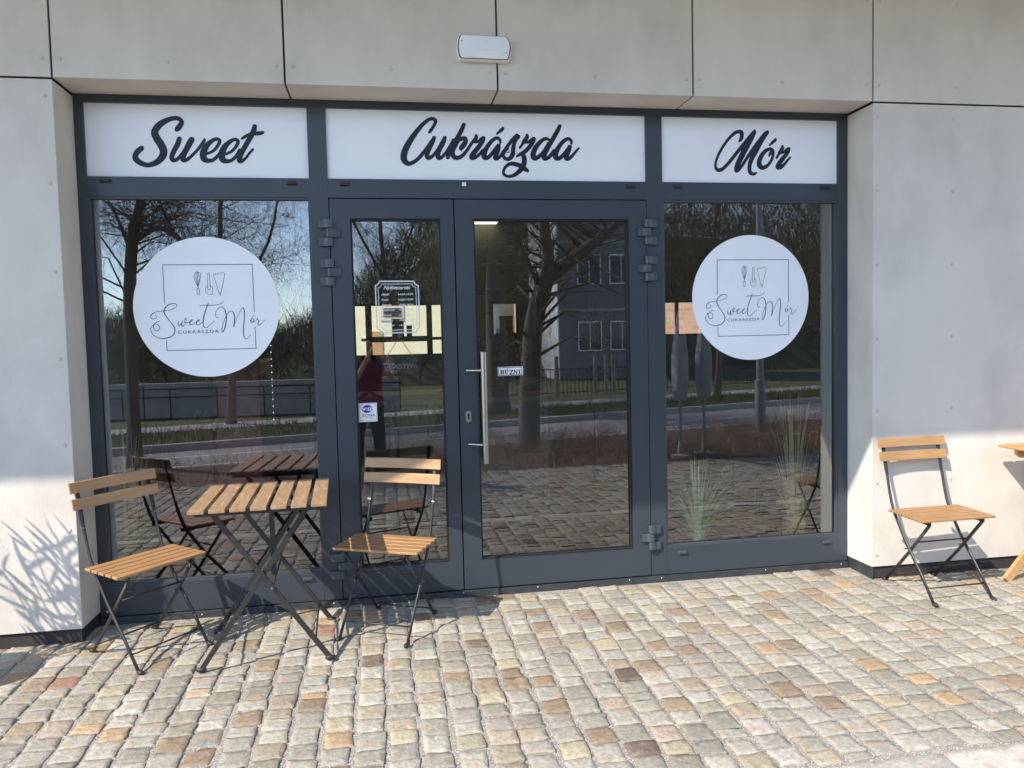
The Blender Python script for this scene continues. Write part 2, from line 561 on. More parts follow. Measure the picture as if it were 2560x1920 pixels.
CK = [[(762, 425, 50), (785, 400, 78), (840, 320, 76), (900, 220, 78), (905, 145, 82), (840, 108, 80), (740, 138, 84), (600, 255, 98), (450, 435, 118), (305, 650, 140), (205, 850, 150), (178, 1010, 152), (222, 1105, 132), (300, 1145, 105), (420, 1100, 90), (540, 1000, 88), (640, 880, 88), (750, 740, 95), (830, 620, 90)],
      [(876, 550, 92), (840, 650, 102), (770, 790, 106), (718, 920, 112), (728, 1000, 106), (780, 1010, 88), (860, 950, 76), (960, 820, 72), (1040, 690, 80), (1120, 560, 96)],
      [(1125, 550, 92), (1082, 680, 102), (1020, 790, 106), (968, 920, 112), (976, 1005, 106), (1030, 1010, 84), (1120, 930, 78), (1220, 790, 80), (1330, 600, 85)],
      [(1562, 245, 92), (1500, 390, 106), (1400, 580, 112), (1290, 760, 122), (1220, 900, 116), (1195, 1005, 84)],
      [(1425, 640, 60), (1500, 575, 90), (1585, 562, 100), (1600, 640, 112), (1540, 740, 122), (1495, 790, 90), (1515, 845, 25)],
      [(1440, 620, 70), (1360, 740, 100), (1300, 870, 112), (1330, 980, 112), (1420, 1010, 102), (1530, 960, 92), (1640, 830, 76), (1740, 680, 72), (1800, 600, 80)],
      [(1838, 470, 30), (1850, 520, 82), (1830, 580, 96), (1795, 620, 95)],
      [(1790, 642, 66), (1880, 640, 66), (1970, 580, 92), (2018, 555, 92), (1985, 650, 98), (1880, 790, 112), (1770, 930, 122), (1745, 1000, 116), (1800, 1005, 100), (1900, 950, 76), (2000, 840, 80)],
      [(2402, 665, 56), (2395, 600, 68), (2330, 553, 80), (2230, 600, 88), (2120, 730, 104), (2040, 880, 122), (2035, 985, 128), (2100, 1010, 100), (2180, 950, 86), (2270, 830, 82), (2345, 720, 62)],
      [(2372, 730, 84), (2350, 830, 102), (2310, 930, 108), (2287, 1000, 112), (2320, 1025, 100), (2390, 985, 76), (2470, 880, 78), (2570, 740, 80), (2680, 600, 92), (2785, 495, 90)],
      [(2322, 462, 44), (2400, 392, 78), (2455, 345, 80), (2465, 295, 20)],
      [(2812, 520, 104), (2740, 640, 84), (2702, 780, 100), (2690, 920, 108), (2640, 1010, 100), (2560, 1042, 86), (2490, 1000, 80), (2478, 930, 66), (2520, 860, 56), (2580, 790, 50)],
      [(2560, 890, 26), (2595, 880, 22), (2606, 830, 12)],
      [(3005, 462, 30), (3020, 510, 84), (3000, 570, 98), (2955, 625, 95), (2915, 690, 64), (2855, 780, 56)],
      [(2950, 650, 66), (3040, 650, 64), (3130, 598, 90), (3178, 572, 90), (3140, 670, 98), (3020, 820, 100), (2920, 900, 100), (2820, 950, 66), (2782, 985, 40)],
      [(2915, 920, 90), (2950, 1000, 114), (2955, 1100, 118), (2920, 1220, 126), (2840, 1320, 110), (2720, 1410, 86), (2600, 1438, 70), (2500, 1400, 68), (2475, 1330, 66), (2520, 1225, 72), (2620, 1152, 88), (2740, 1152, 100), (2860, 1195, 110), (2970, 1265, 108), (3035, 1312, 70)],
      [(3530, 600, 60), (3460, 568, 80), (3360, 612, 92), (3240, 740, 112), (3170, 880, 126), (3165, 988, 126), (3220, 1020, 106), (3320, 960, 90), (3420, 850, 92), (3520, 680, 90)],
      [(3772, 278, 88), (3710, 410, 102), (3600, 600, 106), (3500, 780, 106), (3430, 910, 112), (3410, 1000, 112), (3450, 1028, 100), (3540, 980, 86), (3640, 850, 86)],
      [(4042, 680, 56), (4035, 615, 68), (3975, 573, 80), (3880, 612, 88), (3770, 730, 102), (3690, 880, 122), (3680, 988, 126), (3740, 1028, 100), (3830, 970, 90), (3930, 850, 86), (3990, 745, 64)],
      [(4012, 752, 88), (3980, 850, 102), (3940, 940, 106), (3922, 1010, 110), (3960, 1033, 96), (4040, 985, 76), (4130, 880, 60), (4212, 788, 48)]]
MR = [[(775, 440, 36), (822, 395, 84), (850, 300, 102), (840, 212, 104), (780, 192, 98), (680, 222, 86), (520, 370, 76), (370, 580, 70), (250, 800, 66), (190, 1000, 62), (210, 1125, 80), (280, 1162, 98), (390, 1110, 88), (560, 930, 86), (750, 690, 90), (950, 450, 100), (1115, 260, 110), (1168, 185, 76), (1158, 140, 24)],
      [(1165, 210, 96), (1080, 370, 130), (970, 560, 150), (850, 800, 142), (750, 1010, 132), (712, 1150, 110), (740, 1175, 90), (830, 1080, 80), (950, 900, 76), (1100, 680, 90), (1300, 430, 120), (1440, 260, 122), (1490, 205, 96)],
      [(1492, 212, 90), (1350, 400, 125), (1220, 640, 132), (1110, 850, 120), (1050, 1020, 102), (1045, 1165, 100), (1080, 1238, 96), (1150, 1256, 78), (1208, 1236, 50), (1232, 1210, 20)],
      [(1560, 625, 86), (1620, 665, 92), (1636, 760, 72), (1600, 900, 72), (1510, 1030, 80), (1390, 1098, 112), (1300, 1050, 126), (1290, 930, 120), (1350, 790, 110), (1450, 672, 98), (1560, 625, 86)],
      [(1610, 690, 84), (1560, 750, 72), (1535, 815, 30)],
      [(1548, 535, 42), (1630, 455, 78), (1692, 400, 76), (1702, 355, 20)],
      [(1862, 535, 30), (1872, 590, 84), (1850, 650, 98), (1805, 715, 90), (1775, 770, 64), (1722, 850, 58)],
      [(1820, 722, 64), (1900, 710, 66), (1990, 645, 88), (2035, 628, 88), (1990, 735, 94), (1880, 870, 112), (1780, 1010, 122), (1760, 1088, 116), (1830, 1085, 100), (1930, 1000, 72), (2010, 900, 60), (2065, 840, 52)]]
pl = lambda x, y: onY(x, y, .0145)
sign('a', .054, 1.34, strokes_mesh(SW, (320, 280, 6.144), .5, pl))
sign('b', 1.454, 3.529, strokes_mesh(CK, (990, 285, 9.217), .5, pl))
sign('c', 3.643, 4.926, strokes_mesh(MR, (1770, 310, 10.055), .5, pl))
MB().box(2.3 * S - .004, 2.3 * S + .018, -.003, -.0005, 2.655 * S - .02, 2.655 * S).build('blank_sticker', M['film'], bld)

# round logo decals: thin strokes traced once on the left disc
LG5 = [[(290, 685, 8), (325, 730, 9), (300, 790, 10), (225, 805, 12), (175, 760, 18), (190, 700, 18), (270, 635, 14), (400, 605, 11), (560, 590, 9), (720, 555, 9), (830, 490, 10), (840, 430, 12), (770, 402, 16), (670, 420, 20), (570, 490, 22), (518, 580, 22), (530, 660, 22), (600, 770, 18), (690, 880, 18), (770, 990, 20), (800, 1070, 22), (780, 1180, 22), (700, 1260, 22), (580, 1300, 20), (440, 1305, 16), (320, 1270, 12), (220, 1190, 12), (175, 1090, 12), (195, 1010, 12), (250, 950, 12), (320, 940, 12), (390, 980, 14), (405, 1050, 15), (360, 1110, 14), (290, 1090, 14), (245, 1010, 13), (265, 940, 13), (330, 885, 13), (410, 870, 12)],
       [(895, 860, 12), (885, 920, 18), (905, 975, 18), (950, 950, 10), (985, 880, 10), (995, 845, 14), (980, 920, 22), (985, 990, 20), (1030, 970, 10), (1085, 880, 12), (1090, 790, 14), (1060, 810, 12), (1040, 870, 10), (1080, 905, 10), (1150, 895, 9), (1230, 860, 10), (1265, 825, 12), (1230, 830, 16), (1190, 880, 22), (1200, 950, 20), (1260, 950, 12), (1340, 890, 9), (1420, 850, 12), (1430, 820, 12), (1395, 840, 16), (1360, 890, 22), (1375, 945, 20), (1430, 950, 12), (1520, 880, 9)],
       [(1665, 400, 20), (1610, 540, 22), (1560, 700, 22), (1535, 850, 22), (1535, 950, 20), (1570, 1020, 14), (1640, 1010, 11), (1740, 930, 10), (1825, 855, 10)],
       [(1450, 475, 9), (1530, 445, 12), (1680, 445, 14), (1850, 440, 12), (1990, 405, 10), (2070, 335, 9)]]
o6 = 160 * 10.37
LG6 = [[(275, 770, 9), (215, 755, 10), (190, 690, 10), (220, 590, 10), (290, 510, 11), (350, 490, 14), (420, 540, 18), (460, 640, 22), (475, 760, 22), (465, 900, 22), (430, 1060, 22), (385, 1135, 20), (360, 1110, 12), (370, 1000, 10), (410, 870, 10), (460, 740, 10), (530, 640, 11), (610, 600, 14), (660, 640, 20), (685, 730, 22), (685, 850, 22), (668, 1000, 22), (690, 930, 9), (760, 750, 8), (840, 590, 9), (905, 515, 12), (940, 590, 22), (945, 720, 22), (935, 880, 22), (920, 1060, 22), (925, 1220, 20), (960, 1310, 15), (1010, 1310, 10), (1060, 1270, 8), (1110, 1215, 7)],
       [(1150, 760, 10), (1190, 715, 12)],
       [(1130, 790, 14), (1105, 850, 18), (1130, 900, 14), (1180, 880, 12), (1185, 820, 10), (1150, 785, 10), (1120, 800, 10), (1130, 850, 9), (1190, 865, 9), (1240, 840, 9), (1275, 790, 10), (1290, 780, 12), (1270, 810, 12), (1320, 850, 20), (1300, 920, 18), (1300, 965, 14), (1340, 960, 12), (1400, 910, 9), (1470, 830, 9)]]
LG7 = [[(905, 605, 6), (850, 490, 6), (832, 390, 6), (860, 325, 6), (895, 315, 6), (945, 330, 6), (962, 390, 6), (940, 500, 6), (908, 605, 6)],
       [(892, 320, 6), (865, 390, 6), (880, 500, 6), (905, 600, 6)], [(893, 320, 6), (898, 450, 6), (906, 600, 6)], [(903, 320, 6), (930, 400, 6), (925, 500, 6), (908, 600, 6)],
       [(908, 605, 8), (910, 642, 6)], [(892, 645, 6), (930, 645, 6), (937, 700, 6), (935, 755, 6), (912, 763, 6), (892, 755, 6), (888, 700, 6), (892, 645, 6)],
       [(1094, 350, 6), (1112, 340, 6), (1135, 350, 6), (1143, 500, 6), (1149, 652, 6), (1105, 655, 6), (1098, 500, 6), (1094, 350, 6)],
       [(1100, 590, 6), (1066, 620, 6), (1061, 700, 6), (1085, 735, 6), (1165, 762, 6), (1196, 745, 6), (1197, 640, 6), (1180, 600, 6), (1149, 590, 6)],
       [(1215, 350, 6), (1280, 357, 6), (1370, 330, 6), (1435, 345, 6), (1425, 420, 6), (1365, 720, 6), (1355, 768, 6), (1335, 770, 6), (1320, 722, 6), (1232, 430, 6), (1215, 350, 6)],
       [(1322, 722, 6), (1364, 720, 6)]]
k57 = 7.9 / 10.37
conv = lambda st, ox, oy, sc: [[(ox + a / sc, oy + b / sc, w / sc) for a, b, w in s] for s in st]
logo = conv(LG5, 360, 720, 10.37) + conv(LG6, 520, 720, 10.37) + conv(LG7, 380, 640, 7.9)
lin = [[(406.5, 662.2, .9), (411.4, 758.4, .9)], [(406.5, 662, .9), (630.6, 660.9, .9)], [(630.6, 660.9, .9), (635.7, 779.4, .9)], [(637.5, 816.5, .9), (640.2, 870.7, .9)], [(640.2, 871, .9), (417.4, 876.4, .9)], [(416.2, 851.2, .9), (417.6, 876.2, .9)]]
YD = G - .004
lc = (onY(332.4, 764.7, YD) + onY(698.7, 768.5, YD)) / 2
lcz = (onY(518.6, 593, YD).z + onY(522.5, 940.9, YD).z) / 2
rad = (onY(698.7, 768.5, YD).x - onY(332.4, 764.7, YD).x) / 2
rc = (onY(1731, 746.3, YD) + onY(2021, 749.3, YD)) / 2
rcz = (onY(1877.3, 588.7, YD).z + onY(1877.3, 898.5, YD).z) / 2
dx_, dz_ = rc.x - lc.x, rcz - lcz


def windowpart(x0, x1, z0, z1, cx, cz, shift):
    w = MB()
    w.box(x0 * S, x1 * S, .0, .07, 0, z0 * S)                       # bottom rail
    o = w.build('window', M['frame'], bld, bevel=.002)
    bd = MB()
    b = .010
    X0, X1, Z0, Z1 = x0 * S, x1 * S, z0 * S, z1 * S
    bd.box(X0, X0 + b, .006, .05, Z0, Z1); bd.box(X1 - b, X1, .006, .05, Z0, Z1)
    bd.box(X0 + b, X1 - b, .006, .05, Z0, Z0 + b); bd.box(X0 + b, X1 - b, .006, .05, Z1 - b, Z1)
    bd.build('glazing_bead', M['bead'], o)
    MB().add([(X0, G, Z0), (X1, G, Z0), (X1, G, Z1), (X0, G, Z1)], [(0, 1, 2, 3)]).build('pane', M['glass'], o)
    n = 96
    dm = MB()
    dm.add([(cx + rad * math.cos(2 * math.pi * k / n), YD, cz + rad * math.sin(2 * math.pi * k / n)) for k in range(n)] +
           [(cx + rad * math.cos(2 * math.pi * k / n), YD + .002, cz + rad * math.sin(2 * math.pi * k / n)) for k in range(n)],
           [tuple(range(n)), tuple(range(2 * n - 1, n - 1, -1))] + [(k, k + n, (k + 1) % n + n, (k + 1) % n) for k in range(n)])
    dm.build('round_decal', M['film'], o)
    def plc(x, y):
        p = onY(x, y, YD - .0012)
        return (p.x + shift[0], p.y, p.z + shift[1])
    mb = strokes_mesh(logo, (0, 0, 1), .42, plc, grow=.12)
    mb.build('decal_drawing', M['thinline'], o)
    def plc2(x, y):
        p = onY(x, y, YD - .0016)
        return (p.x + shift[0], p.y, p.z + shift[1])
    mb = strokes_mesh(lin, (0, 0, 1), .42, plc2, grow=.3)
    f2 = quad_place((445, 826.6), (546.5, 823.5), (445.6, 836.5), (547, 833.5), YD - .0014)
    tm = text_mesh('CUKR\u00c1SZDA', lambda u, v: (f2(u, v).x + shift[0], f2(u, v).y, f2(u, v).z + shift[1] + .004), space=1.25)
    mb.add(tm.v, tm.f)
    mb.build('decal_frame_and_name', M['thinline'], o)
    return o


wL = windowpart(.054, 1.34, .191, 2.552, lc.x, lcz, (0, 0))
wR = windowpart(3.643, 4.926, .191, 2.552, rc.x, rcz, (dx_, dz_))
tag(wL, 'left shop window with a round white logo disc'); tag(wR, 'right shop window with a round white logo disc')
# drain covers
def cap(px, py, w=.055, par=bld):
    p = onY(px, py, -.004)
    c = MB()
    c.box(p.x - w / 2, p.x + w / 2, -.014, .0, p.z - .009, p.z + .009)
    c.build('drain_cover', M['blackplastic'] if py < 900 else M['hinge'], par, bevel=.004)
for px, py in ((262, 451), (729, 458), (862, 460), (1578, 466), (1695, 466), (2063, 468), (320, 1478), (770, 1447), (1706, 1380.5), (2066, 1354.5)):
    cap(px, py)


# doors
def door(x0, x1, gx0, gx1, label):
    d = MB()
    e = .0035
    X0, X1, A, B = x0 * S + e, x1 * S - e, gx0 * S, gx1 * S
    zb, zt, ga, gb = .004, 2.552 * S - .006, .192 * S, 2.424 * S
    d.box(X0, A, -.004, .055, zb, zt); d.box(B, X1, -.004, .055, zb, zt)
    d.box(A, B, -.004, .055, zb, ga); d.box(A, B, -.004, .055, gb, zt)
    o = d.build('door', M['frame'], bld)
    tag(o, label)
    bd = MB(); b = .009
    bd.box(A, A + b, .006, .05, ga, gb); bd.box(B - b, B, .006, .05, ga, gb)
    bd.box(A + b, B - b, .006, .05, ga, ga + b); bd.box(A + b, B - b, .006, .05, gb - b, gb)
    bd.build('glazing_bead', M['gasket'], o)
    MB().add([(A, G, ga), (B, G, ga), (B, G, gb), (A, G, gb)], [(0, 1, 2, 3)]).build('pane', M['glass'], o)
    return o


dL = door(1.455, 2.237, 1.582, 2.148, 'narrow glazed left door leaf with notices on its glass')
dR = door(2.237, 3.528, 2.36, 3.402, 'wide glazed right door leaf with a long steel pull handle')


def hinge(d, px, py0, side):
    """three-knuckle hinge over the joint; py0 the top of the first knuckle; side -1: frame to the left"""
    j = (1.455 if side < 0 else 3.528) * S
    z = onY(px, py0, -.02).z
    h = MB()
    H, gp = .0455, .004
    for k in range(3):
        zt = z - k * (H + gp)
        on_frame = (k != 1)
        s = side if on_frame else -side
        a, b = (j - .006, j + .062) if s > 0 else (j - .062, j + .006)
        if s > 0:
            prof = [(j - .018, -.006), (j - .018, -.024), (j - .006, -.032), (j + .012, -.030), (j + .030, -.020), (j + .058, -.017), (j + .058, -.002), (j - .010, -.002)]
        else:
            prof = [(j + .018, -.006), (j + .018, -.024), (j + .006, -.032), (j - .012, -.030), (j - .030, -.020), (j - .058, -.017), (j - .058, -.002), (j + .010, -.002)]
        n = len(prof)
        vs = [(x, y, zt - H) for x, y in prof] + [(x, y, zt) for x, y in prof]
        h.add(vs, [tuple(range(n)), tuple(range(2 * n - 1, n - 1, -1))] + [(i, i + n, (i + 1) % n + n, (i + 1) % n) for i in range(n)])
    h.build('hinge', M['hinge'], d, bevel=.0015)


hinge(dL, 800, 548.5, -1); hinge(dL, 805, 648, -1); hinge(dL, 845, 1385, -1)
hinge(dR, 1622, 549, 1); hinge(dR, 1622, 640, 1); hinge(dR, 1632, 1315, 1)
# pull handle
hy = -.075
t0, t1 = onY(1207.5, 880, hy), onY(1215.5, 1159, hy)
hd = MB()
hx = (t0.x + t1.x) / 2
hd.tube([(hx, hy, t1.z), (hx, hy, t0.z)], .0165, 20)
for px, py in ((1163, 926.5), (1169, 1111)):
    a = onY(px, py, -.008)
    hd.tube([(a.x + .01, -.004, a.z), (hx - .006, hy + .004, a.z)], .010, 14)
hd.build('handle', M['steel'], dR, smooth='auto')
hb = MB()
hb.tube([(hx - .01, .055 + .07, t1.z), (hx - .01, .055 + .07, t0.z)], .0165, 16)
hb.build('inner_handle', M['steel'], dR, smooth='auto')
lk = MB()
lp = onY(1171, 1041, -.004)
poly = [(lp.x + .0165 * math.cos(t), lp.z + .017 + .0165 * math.sin(t)) for t in np.linspace(0, math.pi, 12)] + [(lp.x - .0165 * math.cos(t), lp.z - .017 - .0165 * math.sin(t)) for t in np.linspace(0, math.pi, 12)]
lk.prism(poly, -.012, -.004)
lk.build('lock_plate', M['steel'], dR, bevel=.001)
lh = MB()
lh.lathe([(.0075, 0), (.0075, .002)], (lp.x, -.012, lp.z + .008), 16, 'y')
lh.box(lp.x - .004, lp.x + .004, -.014, -.012, lp.z - .018, lp.z + .004)
lh.build('keyhole', M['gasket'], dR)

# stickers on the door glass
def plate(par, name, c4, y, mtl, t=.0015):
    p = [onY(a, b, y) for a, b in c4]
    m_ = MB().add([tuple(q) for q in p] + [(q.x, q.y + t, q.z) for q in p], [(0, 1, 2, 3), (7, 6, 5, 4), (0, 4, 5, 1), (1, 5, 6, 2), (2, 6, 7, 3), (3, 7, 4, 0)])
    return m_.build(name, mtl, par)


YP = G - .003
z2h = (1140, 860, 5.183)
zc_ = lambda z, x, y: (z[0] + x / z[2], z[1] + y / z[2])
plate(dR, 'pull_sticker', [zc_(z2h, *q) for q in ((540, 300), (865, 288), (868, 403), (543, 415))], YP, M['white'])
HZ = [[(586, 347, 12), (586, 387, 12)], [(612, 345, 12), (612, 386, 12)], [(586, 367, 4), (612, 366, 4)], [(578, 344, 4), (595, 344, 4)], [(604, 343, 4), (621, 343, 4)], [(578, 390, 4), (595, 390, 4)], [(604, 389, 4), (621, 389, 4)],
      [(641, 343, 12), (641, 374, 12), (650, 386, 7), (663, 386, 5), (671, 372, 4), (671, 342, 4)], [(632, 341, 4), (650, 341, 4)], [(664, 340, 4), (679, 340, 4)], [(655, 333, 4), (667, 322, 8)],
      [(699, 341, 6), (736, 339, 6)], [(733, 341, 10), (704, 386, 11)], [(699, 388, 6), (738, 386, 6)], [(699, 341, 4), (699, 353, 3)], [(738, 386, 4), (739, 373, 3)],
      [(754, 340, 4), (754, 384, 4)], [(757, 340, 11), (788, 382, 11)], [(790, 338, 4), (790, 383, 4)], [(747, 339, 4), (762, 339, 4)], [(783, 337, 4), (798, 337, 4)], [(747, 386, 4), (761, 385, 4)],
      [(822, 339, 12), (822, 380, 12)], [(813, 336, 4), (832, 336, 4)], [(813, 383, 4), (832, 382, 4)],
      [(552, 309, 4), (850, 298, 4)], [(850, 298, 4), (853, 398, 4)], [(853, 398, 4), (556, 405, 4)], [(556, 405, 4), (552, 309, 4)]]
strokes_mesh(HZ, z2h, .3, lambda x, y: onY(x, y, YP - .001), grow=.25, straight=True).build('pull_lettering', M['letter'], dR)
zw = (780, 980, 6.911)
plate(dL, 'wifi_sticker', [zc_(zw, *q) for q in ((788, 200), (1118, 182), (1133, 505), (805, 525))], YP, M['white'])
M['blue'] = mat('blue_print', (0.012, 0.02, 0.32), rough=0.4)
M['greyprint'] = mat('grey_print', (0.25, 0.27, 0.33), rough=0.5)
strokes_mesh([[(897, 300, 82), (1012, 288, 82)], [(940, 296, 132), (968, 290, 132)]], zw, .4, lambda x, y: onY(x, y, YP - .0008)).build('wifi_cloud', M['blue'], dL)
strokes_mesh([[(992, 290, 64), (1020, 287, 62)], [(966, 322, 12), (975, 300, 20), (985, 285, 40)]], zw, .3, lambda x, y: onY(x, y, YP - .0014)).build('wifi_bubble', M['white'], dL)
strokes_mesh([[(874, 278, 11), (884, 317, 11), (897, 285, 11), (908, 315, 11), (917, 274, 11)], [(936, 286, 11), (937, 314, 11)], [(935, 268, 12), (936, 271, 12)]], zw, .25, lambda x, y: onY(x, y, YP - .0018), straight=True).build('wifi_letters_white', M['white'], dL)
strokes_mesh([[(988, 308, 11), (985, 268, 11), (1009, 266, 11)], [(986, 286, 10), (1006, 285, 10)], [(1027, 281, 11), (1028, 306, 11)], [(1026, 264, 12), (1027, 266, 12)]], zw, .25, lambda x, y: onY(x, y, YP - .0018), straight=True).build('wifi_letters_blue', M['blue'], dL)
mb = strokes_mesh([[(812, 222, 14), (813, 223, 14)], [(830, 236, 4), (836, 222, 4), (834, 215, 3)], [(826, 252, 4), (845, 240, 4), (852, 220, 4)], [(824, 268, 4), (853, 255, 4), (868, 222, 4)], [(845, 210, 3), (1100, 195, 3)], [(1100, 195, 3), (1117, 485, 3)], [(1117, 485, 3), (905, 500, 3)], [(806, 240, 3), (818, 470, 3)]],
                  zw, .3, lambda x, y: onY(x, y, YP - .001), straight=True)
for txt, q in (('Z\u00d3NA', ((858, 380), (1092, 368), (862, 428), (1094, 418))), ('WLAN', ((822, 488), (896, 484), (823, 503), (897, 499)))):
    fq = quad_place(*[zc_(zw, *c) for c in q], YP - .0012)
    t_ = text_mesh(txt, fq, offset=.012)
    mb.add(t_.v, t_.f)
mb.build('wifi_print', M['letter'], dL)
text_mesh('HotSpot', quad_place(*[zc_(zw, *c) for c in ((934, 440), (1090, 433), (936, 466), (1092, 459))], YP - .0012)).build('wifi_small_print', M['greyprint'], dL)
# opening hours
M['frost'] = mat('etched_film', (0.55, 0.62, 0.62), rough=0.6)
zh = (920, 690, 10.372)
HR = [[(305, 140, 34), (700, 137, 34), (1180, 137, 34)], [(290, 150, 30), (255, 215, 30), (200, 245, 30)], [(195, 250, 32), (205, 600, 28), (240, 1370, 22)], [(245, 1375, 26), (310, 1400, 26), (345, 1470, 28)],
      [(345, 1478, 32), (800, 1470, 32), (1245, 1460, 32)], [(1250, 1450, 26), (1280, 1380, 26), (1340, 1345, 26)], [(1335, 1340, 22), (1320, 700, 28), (1300, 245, 30)], [(1295, 245, 30), (1225, 215, 30), (1190, 150, 30)],
      [(350, 210, 14), (1145, 207, 14)], [(350, 215, 13), (320, 285, 13), (262, 308, 13)], [(262, 310, 15), (285, 800, 14), (308, 1320, 12)], [(308, 1325, 12), (370, 1345, 12), (402, 1408, 14)],
      [(402, 1408, 16), (1185, 1388, 14)], [(1185, 1385, 12), (1205, 1325, 12), (1270, 1295, 12)], [(1270, 1290, 12), (1255, 700, 12), (1235, 290, 14)], [(1235, 288, 13), (1170, 270, 13), (1145, 210, 13)]]
hp = strokes_mesh(HR, zh, .35, lambda x, y: onY(x, y, YP), grow=.15, straight=False)
def hq(a): return quad_place(*[zc_(zh, *c) for c in a], YP - .0006)
rows = [('H\u00e9tf\u0151', '14:00-18:30', 450, 500), ('Kedd', '10:00-18:30', 588, 638), ('Szerda', '10:00-18:30', 720, 768), ('Cs\u00fct\u00f6rt\u00f6k', '10:00-18:30', 850, 900), ('P\u00e9ntek', '10:00-20:00', 985, 1035), ('Szombat', '10:00-20:00', 1120, 1170), ('Vas\u00e1rnap', '14:00-18:30', 1250, 1300)]
t_ = text_mesh('Nyitvatart\u00e1s', hq(((400, 250), (1105, 255), (400, 375), (1105, 370))), shear=.35, offset=.03)
hp.add(t_.v, t_.f)
for k, (a, b, ya, yb) in enumerate(rows):
    w = 60 + 32 * len(a)
    t_ = text_mesh(a, hq(((340 + k * 6, ya), (340 + w + k * 6, ya), (340 + k * 6, yb + 8), (340 + w + k * 6, yb + 8))), shear=.35, offset=.02)
    hp.add(t_.v, t_.f)
    t_ = text_mesh(b, hq(((785 + k * 6, ya), (1170 + k * 4, ya - 6), (785 + k * 6, yb), (1170 + k * 4, yb - 6))), offset=.025)
    hp.add(t_.v, t_.f)
hp.build('opening_hours', M['frost'], dL)

# emergency light over the entrance
zl_ = (1130, 75, 13.825)
lmp = thing('emergency_light', 'white rectangular emergency light on the wall above the middle sign', 'lamp', onY(1210, 120, F))
def loc_(p): return (p[0] - lmp.location.x, p[1] - lmp.location.y, p[2] - lmp.location.z)
outl = [(290, 160), (1100, 195), (1890, 235), (1960, 330), (2015, 480), (2030, 640), (2010, 800), (1975, 950), (1930, 1040), (1100, 1005), (310, 975), (250, 900), (210, 720), (195, 560), (205, 400), (240, 250)]
pf = [loc_(onY(*zc_(zl_, *q), F - .045)) for q in outl]
dropz = -.006
def lens(scale, y0, y1, mtl, name, par, bev=.004):
    cx = sum(q[0] for q in pf) / len(pf); cz = sum(q[2] for q in pf) / len(pf)
    poly = [(cx + (q[0] - cx) * scale, cz + (q[2] - cz) * (scale if scale < 1 else 1 + (scale - 1) * 2)) for q in pf]
    return MB().prism(poly, y0, y1).build(name, mtl, par, bevel=bev)
lens(1.03, -.043, .0, M['white'], 'housing', lmp)
lens(1.0, -.046, -.043, M['gasket'], 'seal', lmp, 0)
ln = lens(.965, -.052, -.044, M['lamp_lens'], 'lens', lmp)
tb = MB()
a, b = loc_(onY(*zc_(zl_, 720, 650), F - .052)), loc_(onY(*zc_(zl_, 1480, 690), F - .052))
tb.box(a[0], b[0], -.0535, -.0520, (a[2] + b[2]) / 2 - .003, (a[2] + b[2]) / 2 + .003)
tb.build('lamp_tube', M['white'], ln)
for q in ((338, 365), (1878, 795)):
    p = loc_(onY(*zc_(zl_, *q), F - .052))
    MB().lathe([(.003, 0), (.003, .001)], (p[0], -.0521, p[2]), 10, 'y').build('screw', M['gasket'], ln)

# ------------------------------------------------------------------ paving
rng = np.random.default_rng(7)
random.seed(5)


def attr_mat(name, rough, bscale, bstr, vary=0.22, dist=.004):
    m = bpy.data.materials.new(name)
    m.use_nodes = True
    n, l = m.node_tree.nodes, m.node_tree.links
    b = n['Principled BSDF']
    b.inputs['Roughness'].default_value = rough
    b.inputs['Specular IOR Level'].default_value = .35
    at = n.new('ShaderNodeAttribute'); at.attribute_name = 'tone'
    tc = n.new('ShaderNodeTexCoord')
    no = n.new('ShaderNodeTexNoise'); no.inputs['Scale'].default_value = 55; no.inputs['Detail'].default_value = 8; no.inputs['Roughness'].default_value = .7
    l.new(tc.outputs['Object'], no.inputs['Vector'])
    mr = n.new('ShaderNodeMapRange'); mr.inputs[1].default_value, mr.inputs[2].default_value = .3, .7
    mr.inputs[3].default_value, mr.inputs[4].default_value = 1 - vary, 1 + vary
    l.new(no.outputs[0], mr.inputs[0])
    vm = n.new('ShaderNodeVectorMath'); vm.operation = 'SCALE'
    l.new(at.outputs['Color'], vm.inputs[0]); l.new(mr.outputs[0], vm.inputs['Scale'])
    n2 = n.new('ShaderNodeTexNoise'); n2.inputs['Scale'].default_value = 14; n2.inputs['Detail'].default_value = 4
    l.new(tc.outputs['Object'], n2.inputs['Vector'])
    m2 = n.new('ShaderNodeMapRange'); m2.inputs[1].default_value, m2.inputs[2].default_value = .52, .72; m2.inputs[4].default_value = .6
    l.new(n2.outputs[0], m2.inputs[0])
    mx = n.new('ShaderNodeMix'); mx.data_type = 'RGBA'; mx.inputs[7].default_value = (.33, .245, .155, 1)
    l.new(m2.outputs[0], mx.inputs[0]); l.new(vm.outputs[0], mx.inputs[6])
    l.new(mx.outputs[2], b.inputs['Base Color'])
    nb = n.new('ShaderNodeTexNoise'); nb.inputs['Scale'].default_value = bscale; nb.inputs['Detail'].default_value = 6; nb.inputs['Roughness'].default_value = .65
    l.new(tc.outputs['Object'], nb.inputs['Vector'])
    bu = n.new('ShaderNodeBump'); bu.inputs['Strength'].default_value = bstr; bu.inputs['Distance'].default_value = dist
    l.new(nb.outputs[0], bu.inputs['Height']); l.new(bu.outputs[0], b.inputs['Normal'])
    return m


